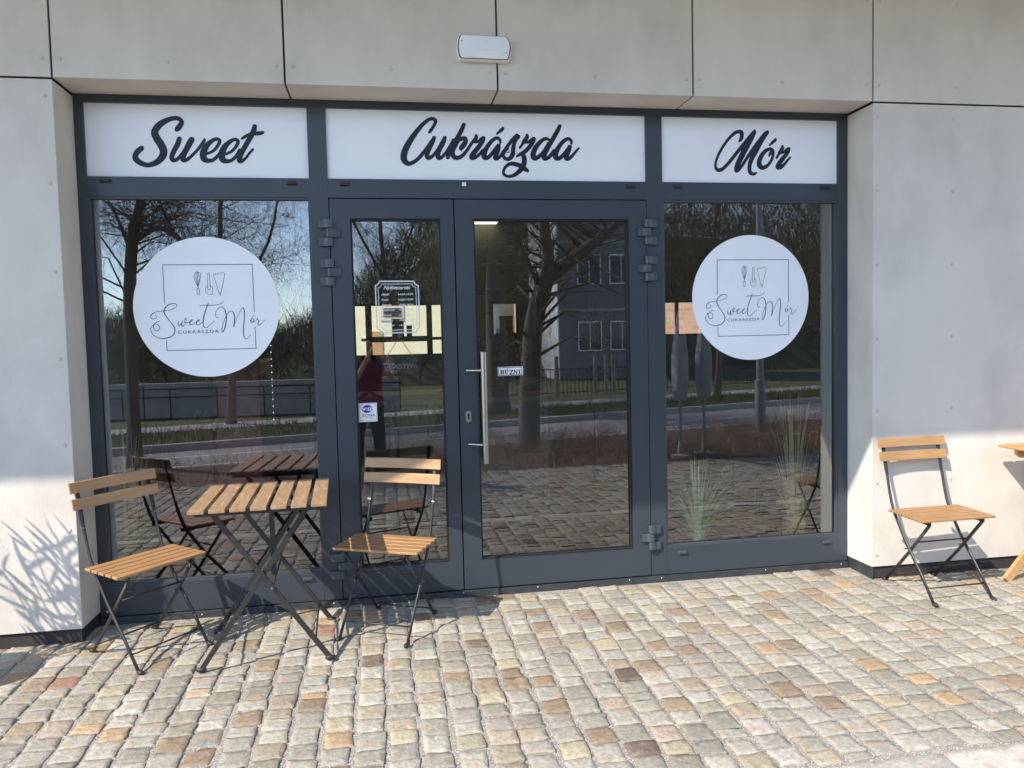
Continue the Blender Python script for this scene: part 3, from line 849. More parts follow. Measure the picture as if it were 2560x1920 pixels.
M['stone'] = attr_mat('sett_stone', .78, 48, .9, vary=.30, dist=.006)
PAL = np.array([(.318, .302, .258), (.372, .355, .305), (.275, .262, .220), (.345, .305, .23), (.265, .205, .145), (.37, .27, .17), (.335, .28, .23), (.16, .125, .10), (.365, .325, .235), (.30, .18, .13)])
WT = np.array([.33, .27, .17, .08, .06, .02, .03, .015, .02, .004])


def setts(name, rects, jx, jy, label=None, amp=1.0):
    """rects: list of (x0,x1,y0,y1) stone outlines"""
    r = np.array(rects)
    N = len(r)
    K = 20
    cx, cy = (r[:, 0] + r[:, 1]) / 2, (r[:, 2] + r[:, 3]) / 2
    cor = np.stack([np.stack([r[:, 0], r[:, 2]], 1), np.stack([r[:, 1], r[:, 2]], 1), np.stack([r[:, 1], r[:, 3]], 1), np.stack([r[:, 0], r[:, 3]], 1)], 1)
    cor = cor + rng.normal(0, .0035 * amp, cor.shape)
    tt_ = (np.arange(5)) / 5
    tt_ = np.array([.05, .22, .5, .78, .95])
    one, zero = np.ones(5), np.zeros(5)
    U = np.concatenate([tt_, one, 1 - tt_, zero])
    W = np.concatenate([zero, tt_, one, 1 - tt_])
    chip = np.where(rng.uniform(size=(N, K)) < .10, rng.uniform(.02, .09, (N, K)), 0) * amp

    def ringpts(k, noise):
        u = .5 + (U - .5) * k
        w = .5 + (W - .5) * k
        w4 = np.stack([(1 - u) * (1 - w), u * (1 - w), u * w, (1 - u) * w], 0)      # 4,K
        pts = np.einsum('nij,ik->nkj', cor, w4)
        return pts + rng.normal(0, noise, pts.shape)
    edge = ringpts(1.0, .0016 * amp)
    edge = edge + (np.stack([cx, cy], 1)[:, None, :] - edge) * chip[..., None]
    rings = []
    tilt = rng.normal(0, .022, (N, 2))
    lift = rng.normal(0, .0022, N)

    def zz(pts, base, nz):
        d = pts - np.stack([cx, cy], 1)[:, None, :]
        z = lift[:, None] + (d * tilt[:, None, :]).sum(2) + base + rng.normal(0, nz, pts.shape[:2])
        return z + (-.035 + .028 * np.clip(pts[:, :, 1], -5.4, 0))
    e2 = edge.copy()
    ctr = np.stack([cx, cy], 1)[:, None, :]
    rings.append((ctr + (edge - ctr) * 1.03, -.03, 0))
    rings.append((edge, -.0036, .0012))
    rings.append((ctr + (edge - ctr) * .965 + rng.normal(0, .001, edge.shape), -.0006, .0008))
    rings.append((ctr + (edge - ctr) * .55, .0000, .0013))
    vs = [np.concatenate([a, zz(a, b_, n_)[..., None]], 2) for a, b_, n_ in rings]
    cv = np.concatenate([ctr, zz(ctr, .0002, .0008)[..., None]], 2)
    V = np.concatenate(vs + [cv], 1)                # N, 4K+1, 3
    per = 4 * K + 1
    quads = []
    for j in range(3):
        for k in range(K):
            k2 = (k + 1) % K
            quads.append((j * K + k, j * K + k2, (j + 1) * K + k2, (j + 1) * K + k))
    tris = [(3 * K + k, 3 * K + (k + 1) % K, 4 * K) for k in range(K)]
    quads, tris = np.array(quads), np.array(tris)
    off = (np.arange(N) * per)[:, None, None]
    Q = (quads[None] + off).reshape(-1, 4)
    T = (tris[None] + off).reshape(-1, 3)
    me = bpy.data.meshes.new(name)
    me.vertices.add(N * per)
    me.vertices.foreach_set('co', V.reshape(-1))
    loops = np.concatenate([Q.reshape(-1), T.reshape(-1)])
    me.loops.add(len(loops))
    me.loops.foreach_set('vertex_index', loops)
    me.polygons.add(len(Q) + len(T))
    st = np.concatenate([np.arange(len(Q)) * 4, len(Q) * 4 + np.arange(len(T)) * 3])
    me.polygons.foreach_set('loop_start', st)
    me.polygons.foreach_set('use_smooth', np.concatenate([np.tile(np.repeat([False, True, True], K), N), np.ones(len(T), bool)]))
    colr = PAL[rng.choice(len(PAL), N, p=WT / WT.sum())] * rng.uniform(.80, 1.04, (N, 1))
    colr = colr * rng.uniform(.985, 1.015, (N, 3))
    ca = np.ones((N, per, 4))
    ca[:, :, :3] = colr[:, None, :] * (1 + rng.normal(0, .045, (N, per, 1))) * (1 + rng.normal(0, .008, (N, per, 3)))
    a = me.attributes.new('tone', 'FLOAT_COLOR', 'POINT')
    a.data.foreach_set('color', ca.reshape(-1))
    me.update(calc_edges=True)
    me.validate()
    me.materials.append(M['stone'])
    o = bpy.data.objects.new(name, me)
    col.objects.link(o)
    return o


rects = []
W = .1245
for k in range(-70, 118):
    x0 = .954 * S - .005 + k * W - .5 * W
    x1 = x0 + W
    far = (k < -20 or k > 60)
    y = -rng.uniform(0, .1)
    wob = rng.normal(0, .002)
    while y > -4.95:
        h = rng.uniform(.082, .128)
        if rng.random() < .08: h = rng.uniform(.05, .075)
        ya, yb = y, y - h
        y = yb - rng.uniform(.0015, .0065)
        if ya > -.0 or (ya > -1.95 and yb < -1.95):
            if ya > 0: continue
            yb = -1.945
            y = -2.13
            if ya - yb < .04: continue
        lft, rgt = rng.uniform(.004, .013), rng.uniform(.004, .013)
        if ya > F - .01 and (x1 < .02 or x0 > 5 * S - .02):
            if yb > F - .03: continue
            ya = min(ya, F + .012)
        rects.append((x0 + lft + wob, x1 - rgt + wob, yb, ya))
pv = setts('pavement', rects, 0, 0)
tag(pv, kind='structure')
rects = []
x = -8.0
while x < 14:
    w = rng.uniform(.25, .48)
    rects.append((x, x + w - .008, -2.115, -1.96))
    x += w
PAL_keep = PAL
PAL = np.array([(.46, .44, .39)] * 10)
tag(setts('paving_slab_row', rects, 0, 0, amp=.35), kind='structure')
PAL = PAL_keep

M['grit'] = mat('joint_grit', (.20, .18, .165), (.31, .285, .26), rough=.9, scale=120, detail=3, lo=.42, hi=.6, bump=1, bscale=160, c3=(.62, .59, .53), s3=190, lo3=.57, hi3=.62)
gb = MB()
gb.add([(-9, .02, -.0415), (15, .02, -.0415), (15, -4.95, -.0415 - .028 * 4.95), (-9, -4.95, -.0415 - .028 * 4.95)], [(0, 3, 2, 1)])
tag(gb.build('paving_joint_grit', M['grit']), kind='structure')
# loose chippings standing in the joints
chips = MB()
for i in range(9000):
    k = rng.integers(-12, 56)
    x = .954 * S - .005 + (k - .5) * W + rng.normal(0, .004)
    y = -rng.uniform(0, 1) ** .9 * 2.6
    r_ = rng.uniform(.0012, .0034)
    z = gz(y) - .007 + rng.uniform(0, .003)
    a = rng.uniform(0, 6.28)
    c_, s_ = math.cos(a) * r_, math.sin(a) * r_
    chips.add([(x + c_, y + s_, z), (x - s_, y + c_, z), (x - c_, y - s_, z), (x + s_, y - c_, z), (x, y, z + r_ * .8)], [(0, 1, 4), (1, 2, 4), (2, 3, 4), (3, 0, 4)])
M['chip'] = mat('stone_chips', (.5, .48, .45), (.2, .18, .17), rough=.8, scale=90, lo=.45, hi=.55)
tag(chips.build('stone_chippings', M['chip']), kind='stuff')

# far ground, bed, road, verge, path, lawn
GZ = -.19
def sheet(name, pts, z, mtl, kind='structure'):
    o = MB().add([(x, y, z) for x, y in pts], [tuple(range(len(pts)))]).build(name, mtl)
    return tag(o, kind=kind)


M['lawn'] = mat('lawn', (.05, .075, .02), (.09, .105, .04), rough=.95, scale=3, c3=(.15, .125, .07), s3=8)
M['soil'] = mat('bed_soil', (.10, .075, .055), (.17, .125, .095), rough=.95, scale=14)
M['asphalt'] = mat('asphalt', (.27, .265, .26), (.31, .305, .30), rough=.85, scale=30, c3=(.34, .33, .32), s3=1.1)
M['concrete'] = mat('pale_concrete', (.42, .41, .39), (.33, .32, .30), rough=.85, scale=4)
M['paint'] = mat('road_paint', (.75, .75, .74), rough=.7)
sheet('ground', [(-300, -300), (300, -300), (300, 300), (-300, 300)], GZ - .016, M['lawn'])
sheet('planting_bed', [(-16, -4.98), (22, -4.98), (22, -13), (-16, -5.6)], GZ - .008, M['soil'])
rdN = lambda x: -6.55 - .22 * (x + 1.4)
rdF = lambda x: -9.05 - .285 * (x - .2)
road = [(-30, rdN(-30)), (35, rdN(35)), (35, rdF(35)), (-30, rdF(-30))]
sheet('road', road, GZ - .004, M['asphalt'])
def band(name, f, off, w, x0, x1, z, mtl):
    return sheet(name, [(x0, f(x0) - off), (x1, f(x1) - off), (x1, f(x1) - off - w), (x0, f(x0) - off - w)], z, mtl)
band('road_edge_line', rdN, .12, .10, -28, 34, GZ, M['paint'])
band('road_second_line', rdN, .42, .10, 2.8, 34, GZ, M['paint'])
for k in range(-6, 8):
    band('road_centre_line', rdN, 1.15, .1, k * 4.2 + 1.9, k * 4.2 + 4.6, GZ, M['paint'])
kb = MB()
n_ = 40
for i in range(n_):
    xa, xb = -30 + i * 65 / n_, -30 + (i + 1) * 65 / n_ - .01
    ya, yb = rdF(xa), rdF(xb)
    kb.add([(xa, ya, GZ - .02), (xb, yb, GZ - .02), (xb, yb - .15, GZ - .02), (xa, ya - .15, GZ - .02), (xa, ya, GZ + .11), (xb, yb, GZ + .11), (xb, yb - .15, GZ + .11), (xa, ya - .15, GZ + .11)],
           [(0, 1, 5, 4), (4, 5, 6, 7), (2, 3, 7, 6), (1, 2, 6, 5), (3, 0, 4, 7)])
tag(kb.build('kerb', M['concrete']), kind='structure')
band('verge', rdF, .15, 3.2, -30, 35, GZ + .07, M['lawn'])
band('path', rdF, 2.6, 1.15, -30, 35, GZ + .076, M['concrete'])

# ------------------------------------------------------------------ folding chairs and tables
def make_chair():
    t = thing('folding_chair', '', 'chair')
    for sx in (-1, 1):
        x = .183 * sx
        A = MB()
        A.tube([(x, -.205, .012), (x, -.11, .135), (x, .02, .285), (x, .125, .435), (x, .150, .49), (x, .172, .56), (x, .188, .62), (x, .207, .69), (x, .243, .845)],
               [(.0065, .010)] * 6 + [(.008, .006), (.0125, .0035), (.0125, .0035)], 10, flat=(1, 0, 0))
        l = A.build('leg', M['black'], t, smooth=True)
        MB().ball((x, -.218, .010), (.013, .022, .011), 10, 6).build('foot_cap', M['blackplastic'], l, smooth=True)
        xb = .166 * sx
        B = MB()
        B.tube([(xb, .205, .012), (xb, .02, .225), (xb, -.14, .425)], (.0055, .010), 10, flat=(1, 0, 0))
        l = B.build('leg', M['black'], t, smooth=True)
        MB().ball((xb, .222, .010), (.013, .022, .011), 10, 6).build('foot_cap', M['blackplastic'], l, smooth=True)
        r = MB()
        r.bar((.168 * sx, .15, .434), (.168 * sx, -.152, .434), .022, .006, (0, 0, 1))
        r.build('seat_rail', M['black'], t, bevel=.001)
        MB().tube([(.1905 * sx, .018, .252), (.156 * sx, .018, .252)], .0045, 10).build('pivot_bolt', M['steel'], t, smooth='auto')
        MB().tube([(.192 * sx, .188, .632), (.178 * sx, .188, .632)], .0035, 10).build('pivot_bolt', M['steel'], t, smooth='auto')
    s = MB()
    s.tube([(-.183, -.155, .078), (.183, -.155, .078)], .0045, 8)
    s.build('stretcher', M['black'], t, smooth=True)
    s = MB()
    s.tube([(-.166, .172, .050), (.166, .172, .050)], .0045, 8)
    s.build('stretcher', M['black'], t, smooth=True)
    s = MB()
    s.tube([(-.166, -.045, .305), (.166, -.045, .305)], .0045, 8)
    s.build('stretcher', M['black'], t, smooth=True)
    st = MB()
    for k in range(5):
        y0 = .116 - k * .0575
        st.box(-.230, .232, y0 - .048, y0, .446, .459)
    st.build('seat', M['teak'], t, bevel=.003)
    for z0, yy in ((.80, .238), (.722, .220)):
        c = MB()
        n = 8
        for i in range(n):                      # slightly curved rail
            xa, xb = -.221 + .442 * i / n, -.221 + .442 * (i + 1) / n
            ca, cb = .012 * (xa / .221) ** 2, .012 * (xb / .221) ** 2
            dy = .012
            q = []
            for x_, c_ in ((xa, ca), (xb, cb)):
                yb_ = yy - .006 - c_ + .006
                q += [(x_, yb_ - .012, z0), (x_, yb_, z0), (x_, yb_ + dy, z0 + .052), (x_, yb_ + dy - .012, z0 + .052)]
            c.add(q, [(0, 1, 5, 4), (1, 2, 6, 5), (2, 3, 7, 6), (3, 0, 4, 7)] + ([(0, 3, 2, 1)] if i == 0 else []) + ([(4, 5, 6, 7)] if i == n - 1 else []))
        c.build('backrest_slat', M['teakback'], t, bevel=.002)
    return t


ch = make_chair()
def settle(o, x, y, rz):
    o.location = (x, y, gz(y) - .001)
    o.rotation_euler = (Matrix.Rotation(math.atan(.028), 3, 'X') @ Matrix.Rotation(rz, 3, 'Z')).to_euler()
c2 = copy_tree(ch); c3 = copy_tree(ch)
settle(ch, .362, -.405, R(47.5)); settle(c2, 1.540, -.372, R(-24.5)); settle(c3, 4.633, -.492, R(1.5))
gC = 'folding bistro chairs along the shop front'
tag(ch, 'wooden slatted folding chair left of the small brown table, back to the wall corner', 'chair', gC)
tag(c2, 'wooden slatted folding chair right of the small brown table, before the narrow door', 'chair', gC)
tag(c3, 'wooden slatted folding chair by the sunlit wall at the right, beside the larger wooden table', 'chair', gC)

tt = thing('folding_table', 'small square folding table with seven brown wooden slats on crossed black legs', 'table', (.955, -.482, gz(-.482) - .001), R(3))
s = MB()
for k in range(7):
    x0 = -.30 + k * .0885
    s.box(x0, x0 + .069, -.34, .34, .750, .767)
s.build('tabletop', M['brownwood'], tt, bevel=.002)
for y in (-.27, .27):
    b = MB(); b.bar((-.285, y, .737), (.285, y, .737), .024, .012, (0, 0, 1))
    b.build('bearer', M['black'], tt, bevel=.001)
for sy in (-1, 1):
    for sx in (-1, 1):
        y = .255 * sy - (.010 if sx < 0 else -.004) * sy
        b = MB()
        b.bar((.285 * sx, y, .016), (-.205 * sx, y, .726), .024, .009, (1, 0, 0))
        l = b.build('leg', M['black'], tt, bevel=.001)
        MB().ball((.288 * sx, y, .012), (.024, .013, .013), 10, 6).build('foot_cap', M['blackplastic'], l, smooth=True)
    b = MB(); b.tube([(.04, .278 * sy, .371), (.04, .23 * sy, .371)], .006, 10)
    b.build('pivot_bolt', M['steel'], tt, smooth='auto')
for sx in (-1, 1):
    b = MB(); b.tube([(.225 * sx, -.26, .103), (.225 * sx, .26, .103)], .0048, 8)
    b.build('stretcher', M['black'], tt, smooth=True)
b = MB(); b.tube([(.04, -.25, .371), (.04, .25, .371)], .005, 8)
b.build('stretcher', M['black'], tt, smooth=True)
b = MB(); b.bar((.035, -.10, .74), (.035, -.10, .385), .024, .005, (1, 0, 0)); b.box(.023, .047, -.105, .105, .735, .741)
b.build('folding_strut', M['black'], tt)

pt = thing('wooden_table', 'natural wood slatted folding table at the right edge, cut off by the picture', 'table', (5.55, -.66, gz(-.66)))
tz = .80
s = MB()
for k in range(9):
    x0 = -.375 + k * .0815
    s.box(x0, x0 + .074, -.33, .335, tz - .018, tz)
s.build('tabletop', M['pine'], pt, bevel=.006)
for y in (-.25, .235):
    pl_ = [(-.345, tz - .019), (.34, tz - .019), (.34, tz - .045), (.32, tz - .07), (-.315, tz - .07), (-.345, tz - .05)]
    MB().prism(pl_, y - .011, y + .011).build('bearer', M['pine'], pt, bevel=.003)
for sy in (-1, 1):
    for sx in (-1, 1):
        y = .205 * sy + (.0 if sx < 0 else .024) * -sy
        b = MB(); b.bar((.425 * sx, y, .012), (-.26 * sx, y, tz - .03), .052, .022, (1, 0, 0))
        b.build('leg', M['pine'], pt, bevel=.003)
for sx, z in ((-1, .20), (1, .20)):
    b = MB(); b.bar((.31 * sx, -.19, z), (.31 * sx, .19, z), .045, .018, (0, 0, 1))
    b.build('stretcher', M['pine'], pt, bevel=.003)
b = MB(); b.bar((-.31, .165, .20), (.31, .165, .20), .05, .018, (0, 0, 1))
b.build('stretcher', M['pine'], pt, bevel=.003)

# ------------------------------------------------------------------ potted oleander just outside the picture: its shadow is on the wall
M['leaf'] = mat('long_leaf', (.05, .085, .03), (.08, .12, .045), rough=.45, scale=5)
M['pot'] = mat('pot', (.05, .05, .052), rough=.6)
M['stem'] = mat('stem', (.16, .12, .07), rough=.8)
op = thing('potted_plant', 'tall long leaved plant in a dark pot outside the left edge, shading the wall', 'plant', (-.68, -.80, gz(-.80)))
b = MB(); b.lathe([(.15, 0), (.205, .40), (.215, .44), (.195, .44), (.18, .40), (.01, .40)], (0, 0, 0), 28)
b.build('pot', M['pot'], op, smooth='auto')
stm, lf = MB(), MB()


def leaf(mb, p, d, L, w, bend=.25):
    d = d.normalized()
    side = d.cross(Vector((rng.normal(), rng.normal(), rng.normal()))).normalized()
    nrm = side.cross(d)
    vs = []
    n = 5
    for i in range(n + 1):
        t = i / n
        c = p + d * (L * t) - nrm * (bend * L * t * t)
        ww = w * math.sin(math.pi * min(1, t * .93 + .07)) ** .8 * .5
        vs += [c - side * ww, c + side * ww]
    mb.add(vs, [(2 * i, 2 * i + 1, 2 * i + 3, 2 * i + 2) for i in range(n)])


def cane(base, tip, nleaf, L0=.15, start=.35):
    base, tip = Vector(base), Vector(tip)
    mid = (base + tip) / 2 + Vector((rng.normal(0, .03), rng.normal(0, .03), .03))
    pts = [base * (1 - t) ** 2 + mid * (2 * t * (1 - t)) + tip * t * t for t in np.linspace(0, 1, 9)]
    stm.tube(pts, [.0075 - .0045 * i / 8 for i in range(9)], 6)
    up_ = (tip - base).normalized()
    for k in range(nleaf):
        t = start + (1 - start) * (k + 1) / nleaf
        p = base * (1 - t) ** 2 + mid * (2 * t * (1 - t)) + tip * t * t
        a0 = rng.uniform(0, 6.28)
        for q in range(3):
            a = a0 + q * 2.09 + rng.normal(0, .25)
            d = up_ * rng.uniform(.25, .9) * (1.6 if k == nleaf - 1 else 1) + Vector((math.cos(a), math.sin(a), 0)) * .9
            leaf(lf, p, d, L0 * rng.uniform(.6, 1.15), .019 * rng.uniform(.8, 1.2), .35)


cane((.02, .0, .4), (-.16, -.02, 1.40), 8, .135)
cane((.02, .02, .4), (-.30, .02, 1.30), 7, .135)
cane((.0, -.04, .4), (-.06, .05, 1.20), 6, .135)
cane((.0, .0, .4), (-.36, -.04, 1.16), 8, .135)
cane((.04, .02, .4), (-.12, .10, 1.18), 4, .135, start=.2)
cane((-.04, .02, .4), (-.24, .12, 1.06), 4, .135, start=.2)
cane((.05, .0, .4), (.08, .06, 1.16), 4, .135, start=.2)
stm.build('stems', M['stem'], op)
lf.build('leaves', M['leaf'], op)

# ------------------------------------------------------------------ the room behind the glass (all one building)
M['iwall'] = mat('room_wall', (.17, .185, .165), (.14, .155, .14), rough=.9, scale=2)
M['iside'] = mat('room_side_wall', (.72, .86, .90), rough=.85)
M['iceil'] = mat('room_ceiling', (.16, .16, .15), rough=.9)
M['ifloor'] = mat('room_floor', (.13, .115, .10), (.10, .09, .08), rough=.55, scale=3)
M['lightpanel'] = mat('ceiling_light_panel', (.9, .85, .7), emit=((1.0, .86, .60), .75))
RX0, RX1, RY0, RY1, RH = -.55, 6.9, .075, 5.5, 2.95
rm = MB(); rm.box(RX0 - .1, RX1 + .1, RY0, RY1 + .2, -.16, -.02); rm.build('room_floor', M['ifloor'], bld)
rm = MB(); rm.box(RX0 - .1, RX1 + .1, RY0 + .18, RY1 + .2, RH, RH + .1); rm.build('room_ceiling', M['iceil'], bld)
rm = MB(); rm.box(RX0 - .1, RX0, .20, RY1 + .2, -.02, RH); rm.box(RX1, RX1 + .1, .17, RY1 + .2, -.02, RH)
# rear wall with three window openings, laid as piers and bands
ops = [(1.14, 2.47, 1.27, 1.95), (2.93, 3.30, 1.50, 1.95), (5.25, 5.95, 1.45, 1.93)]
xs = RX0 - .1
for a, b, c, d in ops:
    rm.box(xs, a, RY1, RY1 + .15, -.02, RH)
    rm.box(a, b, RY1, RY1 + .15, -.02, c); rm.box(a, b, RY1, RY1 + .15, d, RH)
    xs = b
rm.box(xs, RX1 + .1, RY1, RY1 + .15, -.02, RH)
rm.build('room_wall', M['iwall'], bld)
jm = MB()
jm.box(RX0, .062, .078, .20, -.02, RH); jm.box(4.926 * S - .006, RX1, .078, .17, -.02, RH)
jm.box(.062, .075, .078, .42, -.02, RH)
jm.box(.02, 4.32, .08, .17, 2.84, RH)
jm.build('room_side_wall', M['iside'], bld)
for a, b, c, d in ops:
    w = MB()
    w.box(a, a + .035, RY1 + .03, RY1 + .08, c, d); w.box(b - .035, b, RY1 + .03, RY1 + .08, c, d)
    w.box(a, b, RY1 + .03, RY1 + .08, c, c + .03); w.box(a, b, RY1 + .03, RY1 + .08, d - .03, d)
    if a < 2:
        w.box(1.33, 1.41, RY1 + .03, RY1 + .08, c, d); w.box(2.10, 2.17, RY1 + .03, RY1 + .08, c, d); w.box(1.41, 2.10, RY1 + .03, RY1 + .08, 1.46, 1.53)
    elif a > 5:
        w.box(a + .2, a + .24, RY1 + .03, RY1 + .08, c, d)
    w.build('rear_window_frame', M['gasket'], bld)
for pa, pb, xr in ((553, 563.5, 1247), (598, 609, 1205)):
    y0, y1 = onZ(1215, pa, 2.94).y, onZ(1215, pb, 2.94).y
    MB().box(onZ(1112, pa, 2.94).x, onZ(xr, pa, 2.94).x, y0, y1, 2.94, 2.948).build('ceiling_light', M['lightpanel'], bld)

# sunlit houses behind the shop, seen through the rear windows
M['cream'] = mat('cream_render', (.72, .66, .46), (.66, .60, .42), rough=.9, scale=2)
M['pinkrender'] = mat('pink_render', (.62, .47, .40), rough=.9)
rh = thing('rear_house', 'cream rendered house seen through the rear window of the shop', 'building', (3, 14, GZ))
w = MB(); w.box(-9, .8, 0, 7, 0, 5); w.build('wall', M['cream'], rh)
def rb(pa, pb, ya, yb_):
    A_, B_ = onY(pa[0], pa[1], 14), onY(pb[0], pb[1], 14)
    return MB().box(A_.x - 3, B_.x - 3, ya, yb_, B_.z - GZ, A_.z - GZ)


sr = rb((950, 764), (1010, 801), -.03, .02).build('window_surround', M['pinkrender'], rh)
rb((958, 771), (1003, 791), -.05, -.031).build('window', M['gasket'], rh)
rb((928, 829), (958, 905), -.03, .02).build('wooden_gate', M['pine'], rh)
rb((985, 893), (1062, 920), -.04, .02).build('plinth', M['pinkrender'], rh)
rf = MB(); rf.add([(-9.4, -.4, 5), (1.2, -.4, 5), (1.2, 7.4, 5), (-9.4, 7.4, 5), (-9.4, 3.5, 8), (1.2, 3.5, 8)], [(0, 1, 5, 4), (2, 3, 4, 5), (0, 4, 3), (1, 2, 5)])
M['tile'] = mat('roof_tiles', (.30, .12, .07), rough=.9)
rf.build('roof', M['tile'], rh)


def brick_mat():
    m = bpy.data.materials.new('brick')
    m.use_nodes = True
    n, l = m.node_tree.nodes, m.node_tree.links
    tc = n.new('ShaderNodeTexCoord'); mpn = n.new('ShaderNodeMapping'); mpn.inputs['Rotation'].default_value = (R(90), 0, 0)
    br = n.new('ShaderNodeTexBrick'); br.inputs['Scale'].default_value = 2.2
    br.inputs['Color1'].default_value = (.50, .25, .14, 1); br.inputs['Color2'].default_value = (.62, .34, .20, 1); br.inputs['Mortar'].default_value = (.45, .40, .34, 1)
    l.new(tc.outputs['Object'], mpn.inputs[0]); l.new(mpn.outputs[0], br.inputs[0]); l.new(br.outputs[0], n['Principled BSDF'].inputs['Base Color'])
    return m


M['brick'] = brick_mat()
bh = thing('rear_house', 'brick house seen through the rear window near the right logo disc', 'building', (11, 14.5, GZ))
w = MB(); w.box(-6.2, 8, 0, 7, 0, 4.2); w.build('wall', M['brick'], bh)
rf = MB(); rf.add([(-6.5, -.4, 4.2), (8.4, -.4, 4.2), (8.4, 7.4, 4.2), (-6.5, 7.4, 4.2), (-6.5, 3.5, 7), (8.4, 3.5, 7)], [(0, 1, 5, 4), (2, 3, 4, 5), (0, 4, 3), (1, 2, 5)])
rf.build('roof', M['tile'], bh)

# shop things behind the glass
M['wood_d'] = mat('counter_wood', (.16, .12, .07), (.11, .08, .05), rough=.5, scale=5, stretch=(1, 9, 9))
M['greypaint'] = mat('grey_paint', (.12, .13, .11), rough=.6)
M['ceramic'] = mat('green_ceramic', (.10, .16, .13), rough=.25)
M['blueblack'] = mat('blue_black_metal', (.012, .016, .05), rough=.4)
M['red'] = mat('dark_red_paint', (.16, .008, .012), rough=.35)
M['kraft'] = mat('brown_paper', (.20, .15, .09), rough=.9)
M['slate'] = mat('slate_board', (.022, .03, .033), rough=.6)
M['chalk'] = mat('chalk_lines', (.85, .85, .82), rough=.8)
M['ribbon'] = mat('grey_ribbon', (.33, .32, .32), rough=.8)
ct = thing('shop_counter', 'shop counter with a thick wooden top behind the wide door', 'counter', (1.75, 2.25, -.02))
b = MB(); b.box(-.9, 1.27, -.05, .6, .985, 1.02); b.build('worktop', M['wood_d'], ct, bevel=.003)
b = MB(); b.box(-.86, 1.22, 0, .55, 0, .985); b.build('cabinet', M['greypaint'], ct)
b = MB()
for x in (-.82, -.15, .52, 1.19): b.box(x - .02, x + .02, -.012, 0, .02, .97)
b.box(-.84, 1.21, -.012, 0, .93, .97)
b.build('cabinet_trim', mat('grey_trim', (.2, .21, .19), rough=.6), ct)
def on(px, py, y): return onY(px, py, y)
cu = thing('large_cup', 'large pale green cup and saucer on the end of the shop counter', 'cup', (2.845, 2.4, 1.0))
b = MB(); b.lathe([(.04, .01), (.075, .03), (.088, .075), (.09, .11), (.084, .11), (.078, .06), (.01, .03)], (0, 0, 0), 24); b.build('cup', M['ceramic'], cu, smooth='auto')
b = MB(); b.lathe([(.05, 0), (.12, .012), (.12, .016), (.05, .008)], (0, 0, 0), 24); b.build('saucer', M['ceramic'], cu, smooth='auto')
b = MB(); b.tube([(-.082, 0, .095), (-.12, 0, .085), (-.125, 0, .06), (-.08, 0, .04)], .008, 8); b.build('handle', M['ceramic'], cu, smooth=True)
jr = thing('ribbed_jar', 'ribbed brown jar on the shop counter left of the dried flowers', 'jar', (2.56, 2.35, 1.0))
b = MB(); b.lathe([(.045, 0), (.05, .01), (.05, .03), (.053, .035), (.05, .04), (.05, .06), (.053, .065), (.05, .07), (.05, .15), (.04, .15), (.03, .14)], (0, 0, 0), 20); b.build('jar', M['kraft'], jr, smooth='auto')
vf = thing('dried_flowers', 'bunch of dried flowers in a glass on the shop counter', 'plant', (2.68, 2.42, 1.0))
b = MB(); b.lathe([(.03, 0), (.035, .14), (.03, .14)], (0, 0, 0), 16); b.build('vase', M['greypaint'], vf, smooth='auto')
b = MB(); q_ = MB()
M['dry'] = mat('dried_leaves', (.11, .09, .04), (.07, .055, .03), rough=.9, scale=20)
for k in range(70):
    a, r_ = rng.uniform(0, 6.28), rng.uniform(.02, .16)
    tip = Vector((r_ * math.cos(a), r_ * math.sin(a), rng.uniform(.25, .55)))
    q_.tube([(0, 0, .1), tuple(tip)], .0015, 3)
    for j in range(4): leaf(b, tip - Vector((0, 0, .03 * j)), Vector((rng.normal(), rng.normal(), rng.normal())), .05, .025)
q_.build('stalks', M['dry'], vf); b.build('leaves', M['dry'], vf)
# coat rack
cr = thing('coat_rack', 'dark coat rack with curved hooks behind the right part of the wide door', 'coat rack', (3.72, 3.4, -.02))
b = MB(); b.tube([(0, 0, 0), (0, 0, 1.78)], [.03, .026], 12); b.tube([(0, 0, 1.70), (-.015, 0, 1.82), (0, 0, 1.86)], [.045, .04, .01], 12); b.build('post', M['blueblack'], cr, smooth='auto')
for z, L in ((1.56, .20), (1.30, .22)):
    for k in range(4):
        a = k * math.pi / 2 + .3
        c_, s_ = math.cos(a), math.sin(a)
        b = MB(); b.tube([(0, 0, z), (.4 * L * c_, .4 * L * s_, z + .04), (L * c_, L * s_, z + .16)], .010, 8); b.ball((L * c_, L * s_, z + .165), .018)
        b.build('hook', M['blueblack'], cr, smooth=True)
for k in range(4):
    a = k * math.pi / 2 + .3
    c_, s_ = math.cos(a), math.sin(a)
    b = MB(); b.tube([(0, 0, 1.22), (.1 * c_, .1 * s_, 1.10), (.17 * c_, .17 * s_, 1.10), (.19 * c_, .19 * s_, 1.15)], .009, 8); b.build('hook', M['blueblack'], cr, smooth=True)
    b = MB(); b.tube([(0, 0, .12), (.26 * c_, .26 * s_, .0)], .016, 8); b.build('foot', M['blueblack'], cr, smooth=True)
